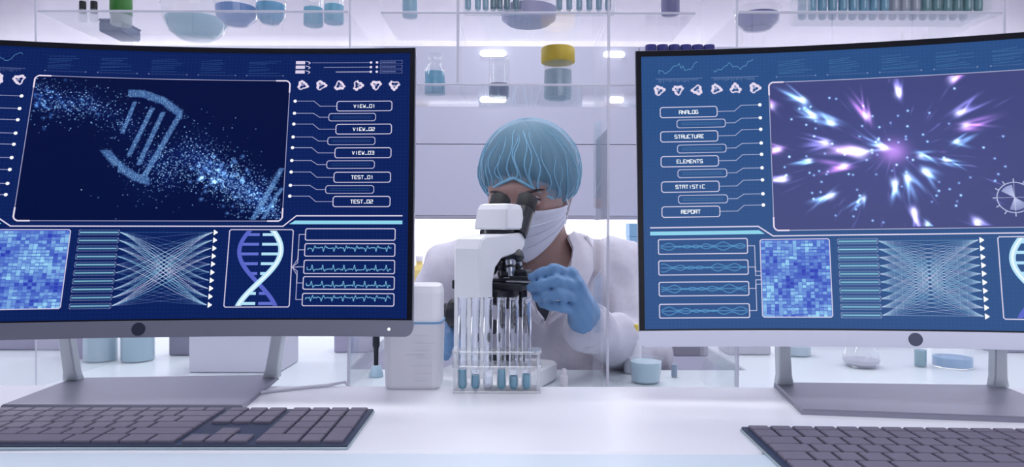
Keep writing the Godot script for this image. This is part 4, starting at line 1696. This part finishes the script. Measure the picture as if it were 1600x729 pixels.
func _shelves() -> void:
	var clear := mat(rgb(228, 232, 242, 0.07), 0.03)
	clear.metallic_specular = 0.33
	var edge := mat(rgb(222, 222, 236, 0.65), 0.2)
	var smoke := mat(rgb(150, 152, 170, 0.45), 0.3)
	# rack over the bench in the middle
	var t := thing("shelf_rack", "clear acrylic rack with two shelves above the microscope", "shelf", Vector3(0, BENCH, 0))
	var lo := 1.147 - BENCH
	var up := 1.2428 - BENCH
	sheet(t, "shelf", Vector3(0.042, lo - 0.002, -0.976), Vector3(0.516, 0.004, 0.148), clear)
	sheet(t, "shelf", Vector3(0.034, up - 0.002, -0.966), Vector3(0.42, 0.004, 0.128), clear)
	sheet(t, "front_edge", Vector3(0.042, lo - 0.002, -0.9005), Vector3(0.516, 0.003, 0.002), edge)
	sheet(t, "front_edge", Vector3(0.034, up - 0.002, -0.9005), Vector3(0.42, 0.003, 0.002), edge)
	for x in [-0.2185, 0.3025]:
		sheet(t, "side_panel", Vector3(x, (lo + 0.03) / 2, -0.976), Vector3(0.004, lo + 0.03, 0.148), clear)
		sheet(t, "panel_edge", Vector3(x, (lo + 0.03) / 2, -0.9005), Vector3(0.003, lo + 0.03, 0.002), edge)
	for x in [-0.0726, 0.128]:
		var y0 := lo if x < 0 else 0.0
		sheet(t, "divider", Vector3(x, (y0 + up - 0.005) / 2 + (0.0 if x < 0 else 0.0), -1.0), Vector3(0.004, 0.001 if false else (up - 0.005 - y0), 0.09), clear)
		sheet(t, "panel_edge", Vector3(x, (y0 + up + 0.12) / 2, -0.898), Vector3(0.0035, up + 0.12 - y0, 0.003), edge)
	sheet(t, "smoked_panel", Vector3(0.131, 1.029 - BENCH, -0.985), Vector3(0.002, 0.124, 0.125), smoke)
	# things on the lower shelf
	vessel("vial", "small clear vial half filled with bright blue liquid", "vial", Vector3(-0.1133, 1.1472, -0.986), [Vector2(0, 0), Vector2(0.0144, 0), Vector2(0.0152, 0.0015), Vector2(0.0152, 0.036), Vector2(0.0105, 0.043), Vector2(0.0105, 0.058), Vector2(0.012, 0.06)], [fill(0.0152, 0.034), rgb(78, 178, 214)])
	vessel("vial", "slim clear vial with dark purple liquid at its bottom", "vial", Vector3(-0.02, 1.1472, -1.005), cyl(0.0152, 0.062), [fill(0.0152, 0.021), rgb(62, 56, 128)])
	vessel("specimen_jar", "clear specimen jar with a wide yellow screw lid", "jar", Vector3(0.0681, 1.1472, -1.01), [Vector2(0, 0), Vector2(0.02, 0), Vector2(0.0215, 0.002), Vector2(0.0215, 0.05), Vector2(0.0205, 0.056)], [fill(0.0215, 0.042), rgb(164, 190, 206)], [lidp(0.0253, 0.054, 0.022), rgb(206, 178, 62)])
	for i in 6:
		vessel("capped_vial", "short clear vial with dark blue cap in the row behind the screen edge", "vial", Vector3(0.205 + i * 0.0172, 1.1472, -1.0), cyl(0.0078, 0.066), [fill(0.0078, 0.03), rgb(150, 160, 210)], [lidp(0.0083, 0.064, 0.014), rgb(40, 42, 118)], "dark blue capped vials")
	# things on the upper shelf
	vessel("vial", "pale blue frosted vial alone on the upper clear shelf", "vial", Vector3(-0.1413, 1.2432, -0.930), cyl(0.0105, 0.06), [fill(0.0105, 0.05), rgb(150, 200, 224)])
	vessel("vial", "purple filled vial at the end of the upper clear shelf", "vial", Vector3(0.2137, 1.2432, -0.915), cyl(0.0128, 0.06), [fill(0.0128, 0.045), rgb(104, 92, 164)])
	var dish := thing("dish", "round lavender dish standing between the two groups of tubes", "dish", Vector3(0.0227, 1.2432, -0.956))
	part(lathem([Vector2(0, 0), Vector2(0.03, 0), Vector2(0.038, 0.006), Vector2(0.04, 0.02), Vector2(0.038, 0.02), Vector2(0.036, 0.008), Vector2(0, 0.003)], 36), "bowl", mat(rgb(172, 170, 202), 0.4), dish)
	_tube_stand(Vector3(-0.026, 1.2432, -0.912), [-0.034, -0.021, -0.0105, 0.0, 0.0035 + 0.005, 0.0185, 0.0305], "teal")
	_tube_stand(Vector3(0.098, 1.2432, -0.912), [-0.035, -0.0215, -0.008, 0.0055, 0.0185, 0.031], "pale blue")
	# shelf unit behind the DNA screen
	t = thing("shelf_unit", "clear acrylic shelf holding blue bowls and a green jar", "shelf", Vector3(-0.525, BENCH, -1.25))
	var h := 1.3107 - BENCH
	sheet(t, "shelf", Vector3(0, h - 0.002, 0), Vector3(0.51, 0.004, 0.28), clear)
	sheet(t, "front_edge", Vector3(0, h - 0.002, 0.1415), Vector3(0.51, 0.004, 0.002), edge)
	for x in [-0.258, 0.258]:
		sheet(t, "side_panel", Vector3(x, (h + 0.1) / 2, 0), Vector3(0.004, h + 0.1, 0.28), clear)
		sheet(t, "panel_edge", Vector3(x, (h + 0.1) / 2, 0.1415), Vector3(0.003, h + 0.1, 0.002), edge)
	var L := 1.3109
	vessel("jar", "small glass jar with a dark green lid", "jar", Vector3(-0.693, L, -1.195), cyl(0.017, 0.03), [fill(0.017, 0.018), rgb(170, 184, 176)], [lidp(0.018, 0.018, 0.034), rgb(44, 110, 40)])
	for q in [[-0.745, "small black-capped bottle nearest the end panel"], [-0.7255, "small black-capped bottle next to the green-lidded jar"]]:
		vessel("dropper_bottle", q[1], "bottle", Vector3(q[0], L, -1.17), cyl(0.0065, 0.02), [], [lidp(0.0055, 0.014, 0.02), rgb(18, 20, 30)])
	var tl := thing("tweezer_case", "flat slate blue case lying on the clear shelf", "case", Vector3(-0.735, L, -1.265))
	part(boxm(Vector3(0, 0.01, 0), Vector3(0.04, 0.02, 0.07), 0.003), "case_body", mat(rgb(78, 96, 128), 0.5), tl)
	part(boxm(Vector3(0, 0.022, 0), Vector3(0.041, 0.004, 0.071), 0.0015), "case_lid", mat(rgb(78, 96, 128), 0.5), tl)
	var bowlp := [Vector2(0, 0), Vector2(0.03, 0), Vector2(0.048, 0.014), Vector2(0.058, 0.035), Vector2(0.06, 0.06), Vector2(0.062, 0.062)]
	vessel("glass_bowl", "large glass bowl with pale blue liquid", "bowl", Vector3(-0.6, L, -1.28), bowlp, [[Vector2(0, 0.002), Vector2(0.03, 0.002), Vector2(0.046, 0.014), Vector2(0.055, 0.034), Vector2(0.055, 0.036), Vector2(0, 0.036)], rgb(150, 200, 216)])
	vessel("glass_bowl", "smaller glass bowl filled deep blue beside the large bowl", "bowl", Vector3(-0.487, L, -1.19), [Vector2(0, 0), Vector2(0.02, 0), Vector2(0.034, 0.012), Vector2(0.037, 0.04), Vector2(0.039, 0.042)], [[Vector2(0, 0.002), Vector2(0.019, 0.002), Vector2(0.032, 0.012), Vector2(0.035, 0.03), Vector2(0, 0.03)], rgb(84, 138, 206)])
	vessel("glass_bowl", "rounded glass cup of cyan liquid near the shelf middle", "bowl", Vector3(-0.4228, L, -1.18), [Vector2(0, 0), Vector2(0.016, 0), Vector2(0.024, 0.01), Vector2(0.026, 0.04), Vector2(0.027, 0.042)], [[Vector2(0, 0.002), Vector2(0.015, 0.002), Vector2(0.022, 0.01), Vector2(0.0245, 0.032), Vector2(0, 0.032)], rgb(66, 168, 214)])
	for q in [[-0.3525, -1.195, "cyan filled vial standing slightly behind its twin"], [-0.312, -1.18, "cyan filled vial at the end of the shelf"]]:
		vessel("vial", q[2], "vial", Vector3(q[0], L, q[1]), cyl(0.0172, 0.05), [fill(0.0172, 0.031), rgb(94, 186, 216)], [], "cyan vials on the clear shelf")
	# shelf unit behind the violet screen
	t = thing("shelf_unit", "clear acrylic shelf holding a purple bowl and racks of teal tubes", "shelf", Vector3(0.53, BENCH, -1.09))
	h = 1.2761 - BENCH
	sheet(t, "shelf", Vector3(0, h - 0.002, 0), Vector3(0.39, 0.004, 0.18), clear)
	sheet(t, "front_edge", Vector3(0, h - 0.002, 0.0915), Vector3(0.39, 0.004, 0.002), edge)
	for x in [-0.198, 0.198]:
		sheet(t, "side_panel", Vector3(x, (h + 0.1) / 2, 0), Vector3(0.004, h + 0.1, 0.18), clear)
		sheet(t, "panel_edge", Vector3(x, (h + 0.1) / 2, 0.0915), Vector3(0.003, h + 0.1, 0.002), edge)
	vessel("glass_bowl", "glass bowl of purple liquid beside the rack of teal tubes", "bowl", Vector3(0.395, 1.2763, -1.09), [Vector2(0, 0), Vector2(0.022, 0), Vector2(0.033, 0.01), Vector2(0.036, 0.03), Vector2(0.0375, 0.032)], [[Vector2(0, 0.002), Vector2(0.021, 0.002), Vector2(0.031, 0.01), Vector2(0.034, 0.022), Vector2(0, 0.022)], rgb(92, 84, 160)])
	_tube_tray(Vector3(0.578, 1.2763, -1.04))


func _tube_stand(at: Vector3, xs: Array, tone: String) -> void:
	var clear := mat(rgb(228, 232, 242, 0.12), 0.03)
	var w := 0.08
	var t := thing("tube_stand", "clear stand holding a row of %s test tubes" % tone, "stand", at)
	sheet(t, "base_plate", Vector3(0, 0.0015, 0), Vector3(w, 0.003, 0.02), clear)
	sheet(t, "top_plate", Vector3(0, 0.07, 0), Vector3(w, 0.003, 0.02), clear)
	for s in [-1, 1]:
		sheet(t, "end_plate", Vector3(s * (w / 2 - 0.001), 0.036, 0), Vector3(0.002, 0.065, 0.02), clear)
	for i in xs.size():
		var deep := tone == "teal"
		var c := (rgb(36, 112, 132) if i > 2 else rgb(126, 176, 202)) if deep else rgb(112, 158, 186)
		var name2 := "deep teal filled test tube in the clear stand by the divider" if deep and i > 2 else ("light blue filled test tube in the stand of teal tubes" if deep else "blue grey filled test tube in the stand beside the clear post")
		vessel("test_tube", name2, "test tube", at + Vector3(xs[i], 0.0032, 0), tubep(0.0046, 0.1), [tubefill(0.0046, 0.06), c], [], "test tubes on the upper shelf")


func _tube_tray(at: Vector3) -> void:
	var clear := mat(rgb(228, 232, 242, 0.12), 0.03)
	var t := thing("tube_tray", "long clear tray full of teal and green test tubes", "tray", at)
	sheet(t, "base_plate", Vector3(0, 0.0015, 0), Vector3(0.272, 0.003, 0.07), clear)
	for s in [-1, 1]:
		sheet(t, "end_plate", Vector3(s * 0.135, 0.036, 0), Vector3(0.002, 0.065, 0.07), clear)
	for z in [0.034, -0.034]:
		sheet(t, "side_rail", Vector3(0, 0.04, z), Vector3(0.266, 0.012, 0.002), clear)
	for r in 2:
		for i in 17:
			var kind := 0 if i < 8 else (1 if i < 11 else 2)
			var c: Color = [rgb(86, 164, 196), rgb(176, 178, 196), rgb(58, 136, 142)][kind]
			vessel("test_tube", ["blue teal filled test tube in the long clear tray", "pale grey filled test tube in the middle of the long tray", "dark green teal filled test tube in the long clear tray"][kind], "test tube", at + Vector3(-0.126 + i * 0.0157, 0.0032, 0.02 - r * 0.034), tubep(0.0068, 0.1), [tubefill(0.0068, 0.06), c], [], "test tubes in the long tray")


# ---------------------------------------------------------------- things on the desk
func _desk_things() -> void:
	var clear := mat(rgb(232, 236, 244, 0.26), 0.04)
	var at := Vector3(-0.0185, DESK, -0.845)
	var t := thing("test_tube_rack", "small clear acrylic rack with tall test tubes on the desk", "rack", at)
	for y in [0.032, 0.05]:
		# rounded plate
		var poly := PackedVector2Array()
		for q in [[0.046, 0.008, 0], [-0.046, 0.008, 90], [-0.046, -0.008, 180], [0.046, -0.008, 270]]:
			for i in 4:
				var a := deg_to_rad(q[2] + i * 30.0)
				poly.append(Vector2(q[0] + 0.01 * cos(a), q[1] + 0.01 * sin(a)))
		var mb := MB.new()
		mb.xf = Transform3D(Basis(Vector3.RIGHT, -PI / 2), Vector3(0, y - 0.002, 0))
		mb.extrude(poly, 0.0, 0.004, 0.0008)
		part(mb, "plate", clear, t)
	sheet(t, "base_plate", Vector3(0, 0.0015, 0), Vector3(0.108, 0.003, 0.036), clear)
	for s in [-1, 1]:
		sheet(t, "end_block", Vector3(s * 0.0515, 0.027, 0), Vector3(0.004, 0.048, 0.026), mat(rgb(232, 236, 244, 0.3), 0.06))
	var xs := [-0.0613, -0.045, -0.0294, -0.0127, 0.0024, 0.0183]
	var solid := StandardMaterial3D.new()
	solid.albedo_color = Color(0.97, 0.98, 1.0, 0.0)
	solid.transparency = BaseMaterial3D.TRANSPARENCY_ALPHA
	solid.refraction_enabled = true
	solid.refraction_scale = 0.05
	solid.roughness = 0.02
	var lv := [0.026, 0.018, 0.0, 0.026, 0.017, 0.019]
	for r in 1:
		for i in 6:
			var liq := []
			if r == 0 and lv[i] > 0.0:
				liq = [tubefill(0.0056, lv[i]), rgb(150, 226, 250)]
			var lab := "empty test tube in the back row of the desk rack"
			if r == 0:
				lab = "tall test tube with cyan liquid in the front row of the desk rack" if liq else "empty test tube among the cyan ones in the desk rack"
				if liq:
					lab = ["cyan test tube filled high at the rack end beside the white container", "cyan test tube filled low beside the empty tube in the desk rack", "", "cyan test tube filled high right beside the empty tube", "cyan test tube filled low between two other cyan tubes", "cyan test tube at the rack end farthest from the white container"][i]
			vessel("test_tube", lab, "test tube", Vector3(xs[i] + r * 0.006, DESK + 0.0032, -0.838 - r * 0.0145), walled(0.0059, 0.114), liq, [], "test tubes in the desk rack", solid)
	# lidded plastic container
	var frost := mat(rgb(240, 240, 247, 0.8), 0.5)
	t = thing("container", "white frosted plastic container with blue seal and ribbed lid", "container", Vector3(-0.1255, DESK, -0.872))
	var rings := []
	for q in [[0.0, 0.033, 0.024], [0.003, 0.035, 0.026], [0.078, 0.037, 0.028], [0.083, 0.037, 0.028]]:
		rings.append(_rounded(q[1], q[2], 0.01, q[0]))
	var mb := MB.new()
	mb.loft(rings, -1)
	part(mb, "tub", frost, t)
	mb = MB.new()
	mb.loft([_rounded(0.0375, 0.0285, 0.01, 0.083), _rounded(0.0375, 0.0285, 0.01, 0.0855)], -1)
	part(mb, "seal", mat(rgb(112, 158, 200), 0.5), t, "thin blue sealing ring")
	mb = MB.new()
	mb.loft([_rounded(0.036, 0.027, 0.01, 0.0855), _rounded(0.036, 0.027, 0.01, 0.122), _rounded(0.034, 0.025, 0.009, 0.130), _rounded(0.03, 0.021, 0.008, 0.132)], -1)
	part(mb, "lid", mat(rgb(242, 242, 248), 0.5), t)
	for i in 7:
		sheet(t, "scale_mark", Vector3(0.012 + 0.003 * (i % 2), 0.012 + i * 0.0095, 0.0282 + i * 0.00022), Vector3(0.016 + 0.006 * (i % 3), 0.0006, 0.0008), mat(rgb(196, 198, 214), 0.5))
	sheet(t, "label_frame", Vector3(0.004, 0.045, 0.0279), Vector3(0.024, 0.0006, 0.0008), mat(rgb(196, 198, 214), 0.5))
	# cable
	mb = MB.new()
	mb.tube([Vector3(-0.33, DESK + 0.0022, -0.80), Vector3(-0.3, DESK + 0.0022, -0.828), Vector3(-0.262, DESK + 0.0022, -0.85), Vector3(-0.235, DESK + 0.0022, -0.862), Vector3(-0.216, DESK + 0.004, -0.872), Vector3(-0.205, DESK - 0.01, -0.8795), Vector3(-0.2, BENCH + 0.004, -0.883), Vector3(-0.2, BENCH + 0.0022, -0.93)], 0.002, 8)
	tag(part(mb, "cable", mat(rgb(214, 214, 226), 0.5), self), "thin white cable running across the desk behind the screen foot", "cable")


func _rounded(hx: float, hz: float, r: float, y: float) -> Array:
	var out := []
	for q in [[hx - r, hz - r, 0], [-hx + r, hz - r, 90], [-hx + r, -hz + r, 180], [hx - r, -hz + r, 270]]:
		for i in 5:
			var a := deg_to_rad(q[2] + i * 22.5)
			out.append(Vector3(q[0] + r * cos(a), y, q[1] + r * sin(a)))
	return out


# ---------------------------------------------------------------- things on the rear bench
func _bench_things() -> void:
	var B := BENCH + 0.0003
	for q in [[-0.818, "tall pale blue filled jar nearer the end of the bench"], [-0.744, "tall pale blue filled jar next to the grey carton"]]:
		vessel("sample_jar", q[1], "jar", Vector3(q[0], B, -1.34), cyl(0.031, 0.085), [fill(0.031, 0.068), rgb(168, 202, 220)], [], "pale blue jars")
	var pj := thing("tub", "lavender plastic tub behind the monitor leg", "tub", Vector3(-0.878, B, -1.37))
	part(lathem([Vector2(0, 0), Vector2(0.026, 0), Vector2(0.028, 0.06), Vector2(0.03, 0.06), Vector2(0.03, 0.075), Vector2(0, 0.077)], 28), "tub_body", mat(rgb(176, 164, 198), 0.5), pj)
	part(lathem([Vector2(0, 0.077), Vector2(0.031, 0.077), Vector2(0.031, 0.086), Vector2(0, 0.088)], 28), "lid", mat(rgb(176, 164, 198), 0.5), pj)
	_carton("carton", "low grey carton between blue jar and white instrument box", Vector3(-0.668, B, -1.42), Vector3(0.08, 0.05, 0.06), rgb(142, 140, 160))
	_carton("instrument_box", "wide white instrument box under the DNA screen", Vector3(-0.505, B, -1.28), Vector3(0.165, 0.1, 0.11), rgb(214, 213, 228))
	_carton("carton", "lavender carton beside the clear shelf panel", Vector3(-0.335, B, -1.46), Vector3(0.085, 0.06, 0.06), rgb(176, 170, 196))
	_carton("instrument_box", "grey lavender box at the far end under the DNA screen", Vector3(-1.03, B, -1.5), Vector3(0.2, 0.09, 0.1), rgb(168, 164, 190))
	var pen := thing("pipette", "black pipette standing in a small pale blue holder", "pipette", Vector3(-0.2416, B, -1.2))
	part(lathem([Vector2(0, 0), Vector2(0.012, 0), Vector2(0.013, 0.004), Vector2(0.008, 0.018), Vector2(0.006, 0.02), Vector2(0, 0.02)], 22), "holder", mat(rgb(186, 214, 232), 0.4), pen)
	part(lathem([Vector2(0, 0.0201), Vector2(0.004, 0.0201), Vector2(0.0045, 0.05), Vector2(0.0065, 0.055), Vector2(0.0065, 0.07), Vector2(0.004, 0.074), Vector2(0.004, 0.1), Vector2(0, 0.101)], 18), "barrel", mat(rgb(22, 28, 42), 0.45), pen)
	# right half
	vessel("beaker", "short beaker of pale blue liquid on the glassy bench edge", "beaker", Vector3(0.231, B, -1.16), [Vector2(0, 0), Vector2(0.0225, 0), Vector2(0.0245, 0.002), Vector2(0.028, 0.04), Vector2(0.0295, 0.042)], [[Vector2(0, 0.002), Vector2(0.0215, 0.002), Vector2(0.0235, 0.004), Vector2(0.0265, 0.036), Vector2(0, 0.036)], rgb(186, 216, 230)])
	vessel("bottle", "white bottle with yellow cap beside the monitor edge", "bottle", Vector3(0.222, B, -1.235), [Vector2(0, 0), Vector2(0.014, 0), Vector2(0.016, 0.002), Vector2(0.016, 0.06), Vector2(0.009, 0.07), Vector2(0.009, 0.074)], [], [lidp(0.011, 0.072, 0.017), rgb(222, 198, 84)], "", mat(rgb(226, 226, 236), 0.5))
	var wc := thing("bottle_stopper", "small white stopper standing on the bench by the coat", "stopper", Vector3(0.088, B, -1.13))
	part(lathem([Vector2(0, 0), Vector2(0.0065, 0), Vector2(0.0068, 0.016), Vector2(0.0045, 0.019), Vector2(0.0048, 0.026), Vector2(0.003, 0.029), Vector2(0, 0.029)], 20), "stopper_body", mat(rgb(236, 230, 238), 0.5), wc)
	vessel("vial", "little slate blue vial next to the short beaker", "vial", Vector3(0.2898, B, -1.2), cyl(0.0055, 0.026), [fill(0.0055, 0.022), rgb(120, 146, 178)])
	_carton("carton", "small grey lavender box with folded flap beside the clear panel", Vector3(0.372, B, -1.42), Vector3(0.07, 0.055, 0.05), rgb(160, 158, 176))
	_carton("carton", "flat white carton near the monitor leg", Vector3(0.50, B, -1.45), Vector3(0.09, 0.04, 0.07), rgb(206, 204, 218))
	vessel("flask", "round bellied clear flask under the violet screen", "flask", Vector3(0.675, B, -1.30), [Vector2(0, 0), Vector2(0.024, 0), Vector2(0.032, 0.006), Vector2(0.034, 0.014), Vector2(0.028, 0.034), Vector2(0.014, 0.056), Vector2(0.012, 0.09), Vector2(0.014, 0.092)], [[Vector2(0, 0.002), Vector2(0.023, 0.002), Vector2(0.03, 0.007), Vector2(0.032, 0.014), Vector2(0, 0.014)], rgb(214, 212, 226)])
	vessel("vial", "small teal vial next to the blue bottomed beaker", "vial", Vector3(0.789, B, -1.30), cyl(0.011, 0.045), [fill(0.011, 0.032), rgb(136, 178, 194)])
	vessel("beaker", "clear beaker with a layer of vivid blue liquid", "beaker", Vector3(0.851, B, -1.30), cyl(0.035, 0.06), [fill(0.035, 0.019), rgb(66, 150, 208)])
	vessel("beaker", "empty clear beaker behind the outer monitor leg", "beaker", Vector3(0.60, B, -1.42), cyl(0.03, 0.06), [fill(0.03, 0.02), rgb(196, 214, 228)])
	_carton("instrument_box", "wide lavender instrument box under the violet screen", Vector3(0.80, B, -1.6), Vector3(0.3, 0.08, 0.1), rgb(176, 172, 198))
	_carton("instrument_box", "grey lavender box beyond the outer monitor leg", Vector3(1.12, B, -1.5), Vector3(0.16, 0.08, 0.1), rgb(168, 166, 188))


func _carton(called: String, label: String, at: Vector3, s: Vector3, c: Color) -> void:
	var t := thing(called, label, "box", at)
	part(boxm(Vector3(0, s.y * 0.4, 0), Vector3(s.x, s.y * 0.8, s.z), 0.002), "box_body", mat(c, 0.6), t)
	part(boxm(Vector3(0, s.y * 0.9, 0), Vector3(s.x + 0.003, s.y * 0.2, s.z + 0.003), 0.002), "lid", mat(c, 0.6), t)


func _far_things() -> void:
	var y := 0.6203
	_carton("storage_box", "blue box on the far counter behind the scientist", Vector3(0.74, y, -3.9), Vector3(0.14, 0.37, 0.12), rgb(128, 170, 206))
	for q in [[0.575, rgb(206, 150, 140), "slim pinkish bottle on the far counter beside the blue box"], [-0.535, rgb(228, 206, 130), "pale yellow bottle on the far counter"]]:
		vessel("bottle", q[2], "bottle", Vector3(q[0], y, -3.9), [Vector2(0, 0), Vector2(0.045, 0), Vector2(0.05, 0.01), Vector2(0.05, 0.1), Vector2(0.02, 0.13), Vector2(0.02, 0.15)], [], [lidp(0.024, 0.15, 0.03), rgb(230, 228, 236)], "", mat(q[1], 0.4))
